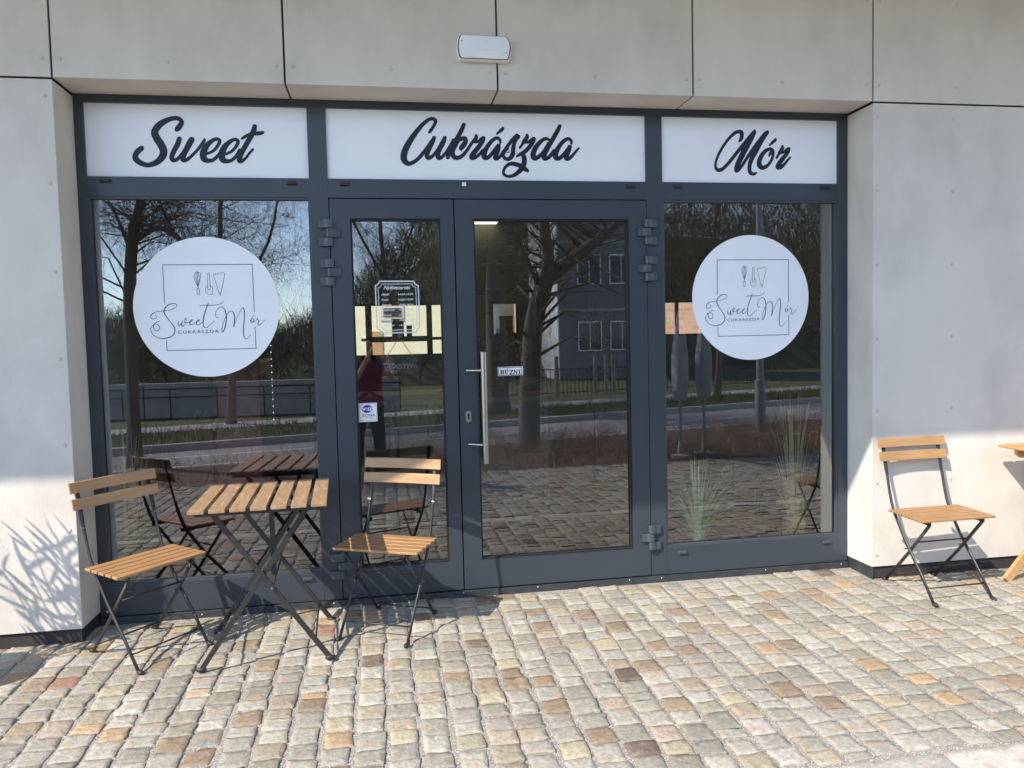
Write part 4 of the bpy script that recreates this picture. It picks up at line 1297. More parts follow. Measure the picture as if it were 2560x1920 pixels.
# hanging shelf unit with boards and bags
sh = thing('wall_shelf', 'dark wall shelf unit behind the counter', 'shelf', (1.9, 5.3, 0))
b = MB(); b.box(-.62, 1.6, -.12, .15, 1.475, 1.51); b.box(-.62, 1.6, -.12, .15, 2.03, 2.07); b.box(.62, .66, -.12, .15, .5, 2.05); b.box(1.56, 1.6, -.12, .15, .5, 2.4)
b.build('frame', M['gasket'], sh)
for k, (pa, pb, pt, lab) in enumerate(((980, 1010, 797, 'tall dark box on the wall shelf behind the opening hours notice'), (1017, 1030, 813, 'small dark box on the wall shelf right of the tall dark box'), (1252, 1282, 790, 'brown paper bag on the wall shelf behind the wide door'))):
    xa, xb, zt_ = on(pa, 820, 5.22).x, on(pb, 820, 5.22).x, on(pa, pt, 5.22).z
    o = thing('box' if k < 2 else 'paper_bag', lab, 'box' if k < 2 else 'bag', ((xa + xb) / 2, 5.27, 1.51))
    w_, h_ = xb - xa, zt_ - 1.51
    b = MB(); b.box(-w_ / 2, w_ / 2, -.05, .05, 0, h_ - .03); b.build('body', M['gasket'] if k < 2 else M['kraft'], o, bevel=.004)
    b = MB(); b.box(-w_ / 2 - .003, w_ / 2 + .003, -.053, .053, h_ - .03, h_); b.build('lid' if k < 2 else 'folded_top', M['white'] if k == 0 else M['kraft'], o, bevel=.001)
# bentwood chairs inside
for (x, y, rz, lab) in ((1.50, 1.55, .3, 'dark bentwood chair inside behind the left edge of the narrow door'), (2.02, 2.0, -.4, 'dark round backed chair inside behind the right edge of the narrow door')):
    o = thing('bentwood_chair', lab, 'chair', (x, y, -.02), rz)
    b = MB(); b.lathe([(.20, .44), (.205, .46), (.19, .47), (.01, .47)], (0, 0, 0), 20); b.build('seat', M['gasket'], o, smooth='auto')
    b = MB(); b.tube([(-.19, .15, .46), (-.21, .2, .75), (-.15, .23, 1.0), (0, .24, 1.08), (.15, .23, 1.0), (.21, .2, .75), (.19, .15, .46)], .012, 8); b.build('back_hoop', M['gasket'], o, smooth=True)
    if x > 1.8:
        b = MB(); b.add([(-.19, .19, .62), (.19, .19, .62), (.2, .215, .8), (.12, .235, 1.0), (0, .24, 1.06), (-.12, .235, 1.0), (-.2, .215, .8)], [(0, 1, 2, 3, 4, 5, 6)])
        b.build('back_panel', M['gasket'], o)
    for sx in (-1, 1):
        for sy in (-1, 1):
            b = MB(); b.tube([(.15 * sx, .15 * sy, .45), (.19 * sx, .19 * sy, 0)], [.014, .011], 8); b.build('leg', M['gasket'], o, smooth=True)
# red drinks cabinets with white script behind the left window
COLA = [[(200, 60, 10), (150, 20, 14), (90, 60, 18), (50, 150, 20), (55, 250, 18), (110, 290, 14), (190, 240, 10)],
        [(260, 170, 12), (220, 200, 16), (215, 260, 16), (250, 280, 12), (285, 240, 14), (290, 190, 12), (255, 168, 10)],
        [(385, 185, 12), (345, 180, 14), (320, 230, 16), (335, 275, 14), (390, 255, 10)],
        [(480, 190, 12), (430, 180, 14), (410, 240, 16), (430, 275, 14), (475, 230, 12), (485, 185, 12), (475, 260, 14), (510, 270, 10)],
        [(525, 215, 16), (560, 210, 16)],
        [(740, 50, 10), (690, 15, 14), (630, 60, 18), (590, 150, 20), (600, 250, 18), (660, 290, 14), (730, 240, 10)],
        [(800, 170, 12), (760, 200, 16), (755, 260, 16), (790, 280, 12), (825, 240, 14), (830, 190, 12), (795, 168, 10)],
        [(900, 40, 12), (880, 20, 12), (860, 120, 16), (855, 240, 16), (880, 275, 12), (910, 250, 10)],
        [(985, 190, 12), (940, 180, 14), (915, 240, 16), (935, 275, 14), (980, 230, 12), (990, 185, 12), (980, 260, 14), (1020, 270, 10)]]
M['cola'] = mat('pale_script', (.30, .27, .27), rough=.6)
zza = (250, 920, 3.88)
for (lab, c4, t4, yy, depth) in (('dark red drinks cabinet with white script, the left one behind the left window', (385, 1062, 530, 1500), ((718, 400), (1080, 395), (715, 530), (1078, 525)), .95, .5),
                                  ('dark red drinks cabinet with white script, the right one behind the left window', (533, 905, 648, 1500), ((1080, 480), (1520, 478), (1085, 625), (1530, 600)), .82, .5)):
    p0, p1 = onY(c4[0], c4[1], yy), onY(c4[2], c4[1], yy)
    o = thing('drinks_cabinet', lab, 'cabinet', (p0.x, yy, -.02))
    hgt = p0.z + .02
    if hgt > 1.3: hgt = 1.38
    b = MB(); b.box(0, p1.x - p0.x, 0, depth, .06, hgt); b.build('body', M['red'], o, bevel=.01)
    b = MB(); b.box(.02, p1.x - p0.x - .02, .03, depth - .02, 0, .06); b.build('base', M['gasket'], o)
    fq = quad_place(*[(250 + a / 3.88, 920 + c_ / 3.88) for a, c_ in t4], yy)
    mb = strokes_mesh(COLA, (0, 0, 1), 5, lambda x, y: fq(x / 1040, y / 300), grow=4)
    mb.v = [(v[0] - p0.x, -.002, v[2] + .02) for v in mb.v]
    mb.build('script_lettering', M['cola'], o)
# hanging open sign with its ribbon and suction cup
zn = (940, 820, 11.85)
YN = G + .012
hs = thing('open_sign', 'small dark slate sign reading NYITVA hanging on a ribbon inside the narrow door', 'sign', onY(*zc_(zn, 690, 235), YN))
def rel(o, p): return (p[0] - o.location.x, p[1] - o.location.y, p[2] - o.location.z)
def relmb(o, mb): mb.v = [rel(o, v) for v in mb.v]; return mb
c4 = [onY(*zc_(zn, *q), YN) for q in ((158, 838), (1250, 812), (1278, 1368), (182, 1378))]
b = MB().add([tuple(q) for q in c4] + [(q.x, q.y + .005, q.z) for q in c4], [(0, 1, 2, 3), (7, 6, 5, 4), (0, 4, 5, 1), (1, 5, 6, 2), (2, 6, 7, 3), (3, 7, 4, 0)])
bo = relmb(hs, b).build('board', M['slate'], hs)
fn = lambda x, y: onY(x, y, YN - .001)
NS = [[(225, 1050, 8), (510, 1055, 8)], [(228, 1072, 8), (500, 1075, 8)], [(225, 1060, 8), (320, 1250, 8), (430, 1245, 8), (515, 1060, 8)], [(515, 1075, 8), (570, 1080, 8), (590, 1130, 8), (540, 1170, 8), (490, 1195, 8)],
      [(325, 1130, 8), (380, 1095, 8), (440, 1120, 8), (420, 1170, 8), (360, 1185, 8), (325, 1130, 8)], [(330, 1165, 8), (390, 1140, 8), (435, 1120, 8)], [(340, 960, 7), (330, 1010, 7)], [(375, 940, 7), (372, 1010, 7)], [(408, 970, 7), (415, 1020, 7)],
      [(440, 1300, 8), (470, 1250, 8), (525, 1255, 8), (520, 1300, 8), (470, 1328, 8), (440, 1300, 8)], [(455, 1310, 7), (520, 1262, 7)], [(560, 1280, 8), (555, 1320, 8), (590, 1330, 8), (630, 1300, 8), (630, 1250, 8)], [(585, 1310, 7), (600, 1240, 7)]]
mb = strokes_mesh(NS, zn, .22, fn, grow=.2)
LT = [[(630, 1200), (635, 1085), (680, 1190), (685, 1080)], [(715, 1080), (750, 1140), (790, 1075)], [(752, 1140), (752, 1195)], [(840, 1080), (845, 1190)], [(890, 1080), (980, 1075)], [(935, 1080), (940, 1185)], [(1010, 1075), (1050, 1170), (1090, 1065)], [(1130, 1175), (1165, 1065), (1210, 1165)], [(1150, 1130), (1195, 1130)]]
ol = strokes_mesh([[(a, c_, 34) for a, c_ in s] for s in LT], zn, .22, fn, straight=True)
mb.add(ol.v, ol.f)
relmb(hs, mb).build('chalk_lettering', M['chalk'], bo)
relmb(hs, strokes_mesh([[(a, c_, 19) for a, c_ in s] for s in LT], zn, .22, lambda x, y: onY(x, y, YN - .0016), straight=True)).build('lettering_fill', M['slate'], bo)
b = MB()
for q0, q1 in (((650, 345), (305, 870)), ((735, 345), (1110, 865))):
    a_, c_ = onY(*zc_(zn, *q0), YN), onY(*zc_(zn, *q1), YN - .003)
    b.bar(tuple(a_), tuple(c_), .0035, .0008, (1, 0, .5))
relmb(hs, b).build('ribbon', M['ribbon'], hs)
b = MB(); b.lathe([(.0115, -.006), (.0115, -.004), (.006, .004), (.003, .01)], (0, 0, 0), 20, 'y'); b.v = [(v[0], -v[1], v[2]) for v in b.v]
b.build('suction_cup', mat('cup_rubber', (.22, .30, .33), rough=.4), hs, smooth='auto')

# grasses in the right window, twigs, wreath, fairy lights
M['gold'] = mat('gold_vase', (.75, .55, .16), (.62, .42, .10), rough=.4, metal=0, scale=8)
M['straw'] = mat('straw_grass', (.78, .68, .32), (.62, .56, .26), rough=.7, scale=9)
M['greengrass'] = mat('pale_green_grass', (.42, .85, .50), (.6, .75, .42), rough=.6, scale=7)


def grass(o, n, h, spread, base_r, mtl, lean=(0, 0)):
    b = MB()
    for k in range(n):
        a = rng.uniform(0, 6.28)
        hh = h * rng.uniform(.35, 1.05) * (1.0 if rng.uniform() < .8 else .6)
        out = spread * rng.uniform(.1, 1.0) ** 1.4 * (1.0 + .5 * math.sin(a * 2 + 1))
        p0 = Vector((base_r * math.cos(a) * .9, base_r * math.sin(a) * .6, 0))
        vs = []
        wd = rng.uniform(.0032, .0075) * (1.9 if rng.uniform() < .3 else 1)
        sd = Vector((-math.sin(a), math.cos(a), 0))
        for i in range(8):
            t = i / 7
            c = p0 + Vector((math.cos(a), math.sin(a) * .20, 0)) * (out * t ** 1.8) + Vector((lean[0] * t, lean[1] * t, hh * t * (1 - .18 * t * (out / spread))))
            ww = wd * (1 - t) ** .6
            vs += [c - sd * ww, c + sd * ww]
        b.add(vs, [(2 * i, 2 * i + 1, 2 * i + 3, 2 * i + 2) for i in range(7)])
    return b.build('blades', mtl, o)


p = on(1745, 1356, .10)
g1 = thing('ornamental_grass', 'pale green decorative grass low in the right shop window beside the door', 'plant', (p.x, .10, p.z - .02))
grass(g1, 85, .62, .24, .03, M['greengrass'])
b = MB(); b.lathe([(.05, -.16), (.06, -.005), (.055, -.005), (.05, -.03)], (0, 0, 0), 18); b.build('pot', M['greypaint'], g1, smooth='auto')
p = on(1984, 1342, .13)
g2 = thing('vase_with_grass', 'gold vase with tall dry grass low in the right shop window by the wall', 'plant', (p.x, .13, p.z - .02))
b = MB(); b.lathe([(.068, -.0), (.070, .13), (.068, .17), (.064, .17), (.062, .1)], (0, 0, 0), 26); b.build('vase', M['gold'], g2, smooth='auto')
gb_ = grass(g2, 110, .95, .20, .035, M['straw']); gb_.location = (0, 0, .05)
b = MB(); b.tube([(-.17, -.07, .0), (.0, -.075, .17)], .003, 6); b.build('fallen_stalk', M['straw'], g2)
p = on(318, 1400, .2)
g3 = thing('vase_with_grass', 'tall dry grass in a vase low in the left shop window behind the chair', 'plant', (p.x, .2, 0))
b = MB(); b.lathe([(.07, -.02), (.075, .12), (.06, .2), (.055, .2), (.05, .1)], (0, 0, 0), 24); b.build('vase', M['gold'], g3, smooth='auto')
gb_ = grass(g3, 60, 1.05, .25, .04, M['straw']); gb_.location = (0, 0, .1)
p = on(1952, 985, 1.0)
tw = thing('vase_with_twigs', 'bare dark twigs in a glass vase behind the right shop window', 'plant', (p.x, 1.0, p.z - .25))
b = MB(); b.lathe([(.03, 0), (.04, .2), (.035, .2)], (0, 0, 0), 16); b.build('vase', M['greypaint'], tw, smooth='auto')
b = MB()
for k in range(16):
    a, r_ = rng.uniform(0, 6.28), rng.uniform(.03, .13)
    q0 = Vector((0, 0, .1)); q1 = Vector((r_ * .5 * math.cos(a), r_ * .5 * math.sin(a), .32)); q2 = Vector((r_ * math.cos(a), r_ * math.sin(a), rng.uniform(.42, .56)))
    b.tube([q0, q1, q2], [.003, .0025, .0015], 4)
    for j in range(6):
        t = rng.uniform(0, 1); c = q1 * (1 - t) + q2 * t
        b.ball(tuple(c), (.004, .004, .007), 5, 4)
b.build('twigs', M['gasket'], tw)
b = MB(); b.box(-.35, .35, -.25, .3, -.03, -.002)
tb_ = thing('side_table', 'low dark table under the vase of bare twigs', 'table', (p.x, 1.0, p.z - .25)); b.build('tabletop', M['greypaint'], tb_, bevel=.003)
for sx in (-1, 1):
    for sy in (-1, 1):
        b = MB(); b.tube([(.3 * sx, .22 * sy, -.03), (.3 * sx, .22 * sy, -(p.z - .25) - .02)], .018, 8); b.build('leg', M['gasket'], tb_, smooth=True)
wr = thing('wreath', 'dark oval wreath hanging inside behind the right edge of the right logo disc', 'wreath', onY(2034, 762, .42))
b = MB()
for k in range(420):
    a = rng.uniform(0, 6.28)
    q = Vector((.085 * math.cos(a), rng.normal(0, .012), .175 * math.sin(a)))
    leaf(b, q + Vector((rng.normal(0, .02), 0, rng.normal(0, .02))), Vector((math.cos(a) + rng.normal(0, .7), rng.normal(0, .5), math.sin(a) + rng.normal(0, .7))), .06, .022)
M['darkleaf'] = mat('dark_leaves', (.022, .018, .022), rough=.7)
b.build('leaves', M['darkleaf'], wr)
b = MB(); b.tube([(.085 * math.cos(t), 0, .175 * math.sin(t)) for t in np.linspace(0, 6.28, 25)], .012, 6); b.tube([(0, 0, .17), (0, 0, .26)], .002, 4); b.build('ring', M['stem'], wr)
fl = thing('fairy_lights', 'thin string of tiny bead lights hanging inside the left shop window', 'lights', onY(676, 870, .12))
b = MB(); b.tube([(0, 0, .1), (0.004, 0, -.42)], .0008, 4); b.build('wire', M['white'], fl)
b = MB()
M['bead'] = mat('tiny_bulb', (.9, .85, .75), emit=((1, .93, .8), 1.5))
for k in range(14): b.ball((.002, 0, .09 - k * .038), .0018, 6, 4)
b.build('bulbs', M['bead'], fl)

# ------------------------------------------------------------------ the street opposite, which the glass mirrors
M['bark'] = mat('willow_bark', (.13, .11, .085), (.19, .165, .13), rough=.95, scale=12, stretch=(1, 1, .25), bump=.8, bscale=20)
M['twig'] = mat('bare_twigs', (.115, .09, .055), (.16, .13, .07), rough=.9, scale=1.2)
M['redtwig'] = mat('barberry_twigs', (.30, .19, .14), (.36, .29, .20), rough=.9, scale=2.5)
M['browntwig'] = mat('dry_shrub', (.12, .085, .05), (.16, .10, .065), rough=.9, scale=1.5)


def twigs(V, Fc, P0, D, L, w):
    """vectorised bent two-piece blades; P0,D (n,3)"""
    n = len(P0)
    side = np.cross(D, rng.normal(size=(n, 3)))
    side /= np.linalg.norm(side, axis=1)[:, None] + 1e-9
    L = L[:, None]; w = w[:, None]
    bendv = rng.normal(0, .22, (n, 3)) * L
    a = P0 - side * w; b = P0 + side * w
    mid = P0 + D * L * .5 + bendv * .4
    c = mid - side * w * .6; d = mid + side * w * .6
    e = P0 + D * L + bendv
    base = sum(len(v) for v in V)
    V.append(np.stack([a, b, c, d, e], 1).reshape(-1, 3))
    o = base + np.arange(n)[:, None] * 5
    Fc.append((o + np.array([[0, 1, 3]])).astype(int)); Fc.append((o + np.array([[0, 3, 2]])).astype(int)); Fc.append((o + np.array([[2, 3, 4]])).astype(int))
    return mid, e


def soup(name, V, Fc, mtl, parent=None):
    V = np.concatenate(V); T = np.concatenate(Fc)
    me = bpy.data.meshes.new(name)
    me.vertices.add(len(V)); me.vertices.foreach_set('co', V.reshape(-1))
    me.loops.add(len(T) * 3); me.loops.foreach_set('vertex_index', T.reshape(-1).astype(np.int32))
    me.polygons.add(len(T)); me.polygons.foreach_set('loop_start', np.arange(len(T)) * 3)
    me.update(calc_edges=True)
    me.materials.append(mtl)
    o = bpy.data.objects.new(name, me)
    col.objects.link(o)
    if parent: o.parent = parent
    return o


def unit(a): return a / (np.linalg.norm(a, axis=-1)[..., None] + 1e-9)


def bare_tree(label, base, limbs, radii, ntw=1400, droop=.35, tl=.55, tw=.006, group=None, sub=5):
    """limbs: lists of 3D points (world); grows boughs and twigs out of them"""
    t = thing('bare_tree', label, 'tree', base, 0, group)
    B = Vector(base)
    tr = MB()
    nodes = []
    for li, (pts, r) in enumerate(zip(limbs, radii)):
        pts = [Vector(p) - B for p in pts]
        n = len(pts)
        cr_ = crom([tuple(p) for p in pts], 4)
        rr = [r[0] + (r[1] - r[0]) * i / (len(cr_) - 1) for i in range(len(cr_))]
        if li == 0: rr[0] *= 1.5; rr[1] *= 1.2
        tr.tube([tuple(c) for c in cr_], rr, 10)
        s0 = len(cr_) // 2 if li == 0 else 1
        nodes += [(Vector(tuple(c)), q) for c, q in list(zip(cr_, rr))[s0:]]
    # boughs
    ends = []
    for c, q in nodes:
        for k in range(2):
            a = rng.uniform(0, 6.28)
            d = Vector((math.cos(a), math.sin(a), rng.uniform(.1, 1.1))).normalized()
            L = rng.uniform(.7, 2.2)
            p1 = c + d * L * .5; p2 = c + d * L + Vector((0, 0, -droop * L * .5))
            tr.tube([tuple(c), tuple(p1), tuple(p2)], [max(.006, q * .2), max(.004, q * .12), .003], 5)
            ends += [c + (p1 - c) * u for u in (.5, 1)] + [p1 + (p2 - p1) * u for u in (.5, 1)]
    tr.build('trunk', M['bark'], t, smooth=True)
    E = np.array([tuple(e) for e in ends])
    V, Fc = [], []
    idx = rng.integers(0, len(E), ntw)
    P0 = E[idx]
    D = unit(rng.normal(size=(ntw, 3)) + np.array([0, 0, .35]))
    mid, e = twigs(V, Fc, P0, D, rng.uniform(.5, 1.2, ntw) * tl * 1.6, np.full(ntw, tw))
    for src in (mid, e):
        D2 = unit(D + rng.normal(0, .6, D.shape) + np.array([0, 0, -droop]))
        m2, e2 = twigs(V, Fc, src, D2, rng.uniform(.5, 1.1, ntw) * tl, np.full(ntw, tw * .7))
        D3 = unit(D2 + rng.normal(0, .6, D.shape) + np.array([0, 0, -droop * 1.5]))
        twigs(V, Fc, m2, D3, rng.uniform(.5, 1.1, ntw) * tl * .8, np.full(ntw, tw * .55))
        twigs(V, Fc, e2, D3, rng.uniform(.5, 1.1, ntw) * tl * .8, np.full(ntw, tw * .55))
    soup('crown', V, Fc, M['twig'], t)
    return t


yt = -6.75
T1 = [[Vector((3.62, yt, GZ - .1)), mp(1324, 1000, yt), mp(1328, 900, yt), mp(1336, 800, yt), mp(1364, 700, yt)],
      [mp(1360, 705, yt), mp(1371, 655, yt), mp(1364, 590, yt), mp(1360, 540, yt), mp(1352, 440, yt), mp(1340, 300, yt)],
      [mp(1362, 702, yt), mp(1421, 655, yt - .1), mp(1465, 621, yt - .2), mp(1512, 585, yt - .4), mp(1545, 553, yt - .5), mp(1600, 450, yt - .7)],
      [mp(1350, 720, yt), mp(1325, 668, yt + .1), mp(1300, 610, yt + .3), mp(1262, 540, yt + .5), mp(1230, 420, yt + .5)]]
bare_tree('bare willow by the road mirrored in the wide door, forked trunk', (3.62, yt, GZ), T1, [(.17, .13), (.10, .05), (.12, .05), (.045, .02)], 1100, tl=.34, tw=.0022, droop=.7)
yt = -7.0
T2 = [[Vector((mp(330, 1000, yt).x, yt, GZ - .1)), mp(328, 900, yt), mp(324, 760, yt), mp(328, 640, yt), mp(336, 560, yt)],
      [mp(336, 565, yt), mp(350, 510, yt), mp(362, 440, yt), mp(380, 330, yt)],
      [mp(337, 600, yt), mp(370, 578, yt + .1), mp(405, 572, yt + .2), mp(440, 588, yt + .3), mp(470, 620, yt + .3)],
      [mp(330, 640, yt), mp(300, 560, yt), mp(270, 500, yt)]]
bare_tree('bare tree with an arched bough mirrored in the left window', (T2[0][0].x, yt, GZ), T2, [(.092, .078), (.07, .04), (.05, .02), (.03, .015)], 1500, tl=.40, tw=.0026, droop=.6)
yt = -12.2
b0 = mp(1242, 900, yt)
T3 = [[Vector((b0.x, yt, GZ - .1)), mp(1240, 850, yt), mp(1238, 700, yt), mp(1242, 600, yt), mp(1246, 500, yt)],
      [mp(1246, 520, yt), mp(1250, 400, yt), mp(1262, 250, yt)], [mp(1240, 620, yt), mp(1215, 540, yt), mp(1180, 460, yt)]]
bare_tree('bare straight trunked tree beyond the road left of the pale building', (b0.x, yt, GZ), T3, [(.24, .17), (.16, .08), (.09, .05)], 2400, tl=.6, tw=.0035, droop=.6)
for k, (x, y, h, lab) in enumerate(((-1.6, -12.0, 6.0, 'slender bare tree on the far verge in front of the low wall'), (1.6, -16.5, 8.0, 'tall bare tree beyond the low wall'), (4.6, -17.5, 7.5, 'bare tree in front of the pale building'), (9.5, -13.2, 5.5, 'bare bushy tree right of the fence on the far verge'), (13.5, -14.5, 6.5, 'bare bushy tree far right beyond the road'))):
    L = [[Vector((x, y, GZ - .1)), Vector((x + .1, y, h * .3)), Vector((x - .05, y, h * .6)), Vector((x + .15, y, h))], [Vector((x, y, h * .35)), Vector((x + .9, y, h * .6)), Vector((x + 1.2, y, h * .85))], [Vector((x, y, h * .4)), Vector((x - .8, y + .3, h * .6)), Vector((x - 1.3, y, h * .8))]]
    bare_tree(lab, (x, y, GZ), L, [(.09, .03), (.045, .015), (.045, .015)], 1700, tl=.5, tw=.0035, droop=.5)

# low shrubs in the bed
V, Fc = [], []
n = 34000
X = rng.uniform(-7, 13, n); Y = -5.02 - rng.uniform(0, 1, n) ** 1.1 * (1.25 + .13 * (X + 7))
den = (np.sin(X * 1.7) + np.sin(X * .6 + 2) + 2.6) / 4.6
keep = (rng.uniform(0, 1, n) < np.where(X > 1.2, den + .3, .30 * den)) & (np.hypot(X - 1.3, Y + 4.7) > .9)
X, Y = X[keep], Y[keep]; n = len(X)
P0 = np.stack([X, Y, np.full(n, GZ)], 1)
D = unit(rng.normal(0, .55, (n, 3)) + np.array([0, 0, .8]))
m_, e_ = twigs(V, Fc, P0, D, rng.uniform(.15, .42, n), np.full(n, .0022))
twigs(V, Fc, m_, unit(D + rng.normal(0, .7, D.shape)), rng.uniform(.08, .22, n), np.full(n, .0016))
twigs(V, Fc, e_, unit(D + rng.normal(0, .9, D.shape)), rng.uniform(.08, .2, n), np.full(n, .0014))
tag(soup('low_shrubs', V, Fc, M['redtwig']), kind='stuff')
# rough grass on the verge
V, Fc = [], []
n = 16000
X = rng.uniform(-10, 18, n); Y = rdF(X) - .2 - rng.uniform(0, 2.3, n)
P0 = np.stack([X, Y, np.full(n, GZ + .06)], 1)
D = unit(rng.normal(0, .45, (n, 3)) + np.array([0, 0, 1.0]))
twigs(V, Fc, P0, D, rng.uniform(.06, .22, n) * (1 + 2.2 * (rng.uniform(size=n) < .06)), np.full(n, .006))
M['blade'] = mat('grass_blades', (.09, .13, .035), (.22, .19, .10), rough=.9, scale=2.5)
tag(soup('grass', V, Fc, M['blade']), kind='stuff')
# far wood: a wooded bank that reads as one mass
hl = MB()
hx = np.linspace(-60, 70, 45)
hy = [-26, -30, -36, -46, -70]
def hh(x, j):
    t = 1 / (1 + math.exp(-(x - 2) * .5))
    return [0, .45, .8, 1.0, 1.0][j] * ((1.5 + 6.6 * t) + .8 * math.sin(x * .35) + .5 * math.sin(x * 1.1 + j))
vs = [(x, hy[j] - (4 if x > 6 else 0), GZ + hh(x, j) - (.02 if j == 0 else 0)) for j in range(5) for x in hx]
nn = len(hx)
hl.add(vs, [(j * nn + i, j * nn + i + 1, (j + 1) * nn + i + 1, (j + 1) * nn + i) for j in range(4) for i in range(nn - 1)])
M['bank'] = mat('wooded_bank', (.08, .085, .05), (.13, .10, .065), rough=1, scale=.6, c3=(.06, .095, .065), s3=.25)
tag(hl.build('hillside', M['bank'], smooth=True), kind='structure')
V, Fc = [], []
n = 42000
X = rng.uniform(-45, 48, n); j = rng.uniform(0, 1, n)
Yb = -26 - 20 * j - np.where(X > 6, 4, 0)
t_ = 1 / (1 + np.exp(-(X - 2) * .5))
Hh = np.interp(j, [0, .2, .5, 1], [0, .45, .8, 1]) * ((1.5 + 6.6 * t_) + .8 * np.sin(X * .35))
P0 = np.stack([X, Yb, GZ + Hh + rng.uniform(0, 1, n) ** 1.5 * (.9 + 2.9 * t_)], 1)
D = unit(rng.normal(0, .5, (n, 3)) + np.array([0, 0, .9]))
m_, e_ = twigs(V, Fc, P0, D, rng.uniform(.6, 2.0, n), np.full(n, .022))
twigs(V, Fc, m_, unit(D + rng.normal(0, .8, D.shape)), rng.uniform(.4, 1.1, n), np.full(n, .016))
M['woodtwig'] = mat('wood_branches', (.12, .10, .065), (.17, .15, .10), rough=1, scale=.3, c3=(.09, .115, .06), s3=.15)
tag(soup('woodland', V, Fc, M['woodtwig']), kind='stuff')

# pale building with front shade and gable sunlight put into the two wall colours
M['gable'] = mat('sunlit_gable_render', (.93, .92, .92), rough=.9)
M['pale'] = mat('shaded_front_render', (.24, .225, .225), (.21, .20, .20), rough=.9, scale=1)
M['glassdark'] = mat('dark_window', (.03, .035, .045), rough=.1)
ab = thing('apartment_building', 'tall pale apartment building across the street mirrored in the wide door', 'building', (8.52, -26, GZ))
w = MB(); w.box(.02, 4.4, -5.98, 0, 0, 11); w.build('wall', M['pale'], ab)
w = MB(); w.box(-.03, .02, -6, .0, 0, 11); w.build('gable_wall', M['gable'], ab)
w = MB(); w.add([(-.4, .4, 11), (4.8, .4, 11), (4.8, -6.4, 11), (-.4, -6.4, 11), (-.4, -3, 13.5), (4.8, -3, 13.5)], [(0, 1, 5, 4), (2, 3, 4, 5), (0, 4, 3), (1, 2, 5)]); w.build('roof', M['tile'], ab)
w = MB()
for z in (2.75, 5.5, 8.2): w.box(.03, 4.42, -.02, .03, z, z + .12)
w.build('string_course', M['concrete'], ab)
for z in (1.2, 3.9, 6.7, 9.3):
    for x in (.85, 2.2, 3.35):
        f = MB(); f.box(x - .05, x + .95, .005, .05, z - .05, z + 1.15); f = f.build('window', M['white'], ab)
        MB().box(x, x + .43, .03, .055, z, z + 1.1).box(x + .47, x + .9, .03, .055, z, z + 1.1).build('pane', M['glassdark'], f)

# low concrete wall with a handrail across the street
lw = thing('low_wall', 'low pale concrete wall with a thin handrail across the street', 'wall', (0, 0, GZ))
w = MB()
xs_ = np.linspace(-12, 1.9, 8)
wy = lambda x: -14.6 + .05 * x
for i in range(7):
    a, b_ = xs_[i], xs_[i + 1] - .03
    w.add([(a, wy(a), 0), (b_, wy(b_), 0), (b_, wy(b_) - .25, 0), (a, wy(a) - .25, 0), (a, wy(a), .82), (b_, wy(b_), .82), (b_, wy(b_) - .25, .82), (a, wy(a) - .25, .82)],
          [(0, 1, 5, 4), (4, 5, 6, 7), (2, 3, 7, 6), (1, 2, 6, 5), (3, 0, 4, 7)])
w.build('concrete_panels', M['concrete'], lw)
w = MB()
for x in np.linspace(-12, 1.9, 14): w.tube([(x, wy(x) + .12, 0), (x, wy(x) + .12, .70)], .016, 6)
w.tube([(-12, wy(-12) + .12, .70), (1.9, wy(1.9) + .12, .70)], .018, 6)
w.tube([(-12, wy(-12) + .12, .5), (1.9, wy(1.9) + .12, .5)], .012, 6)
w.build('handrail', M['black'], lw)
# fence with pale posts
M['postwood'] = mat('grey_post_wood', (.34, .30, .24), (.25, .22, .17), rough=.9, scale=8)
fe = thing('railing_fence', 'dark railing fence with pale round posts in front of the pale building', 'fence', (0, 0, GZ))
fy = lambda x: -17.6 - .22 * (x - 6.5)
w = MB()
for x in np.arange(3.2, 13.5, .13): w.tube([(x, fy(x), 0), (x, fy(x), .8)], .009, 4)
for z in (.08, .76): w.tube([(3.2, fy(3.2), z), (13.5, fy(13.5), z)], .014, 5)
w.build('railings', M['black'], fe)
for x in (3.3, 3.75, 6.5, 7.75, 8.1, 8.35):
    MB().tube([(x, fy(x) + .06, 0), (x, fy(x) + .06, 1.15)], .06, 10)  .build('post', M['postwood'], fe, smooth='auto')
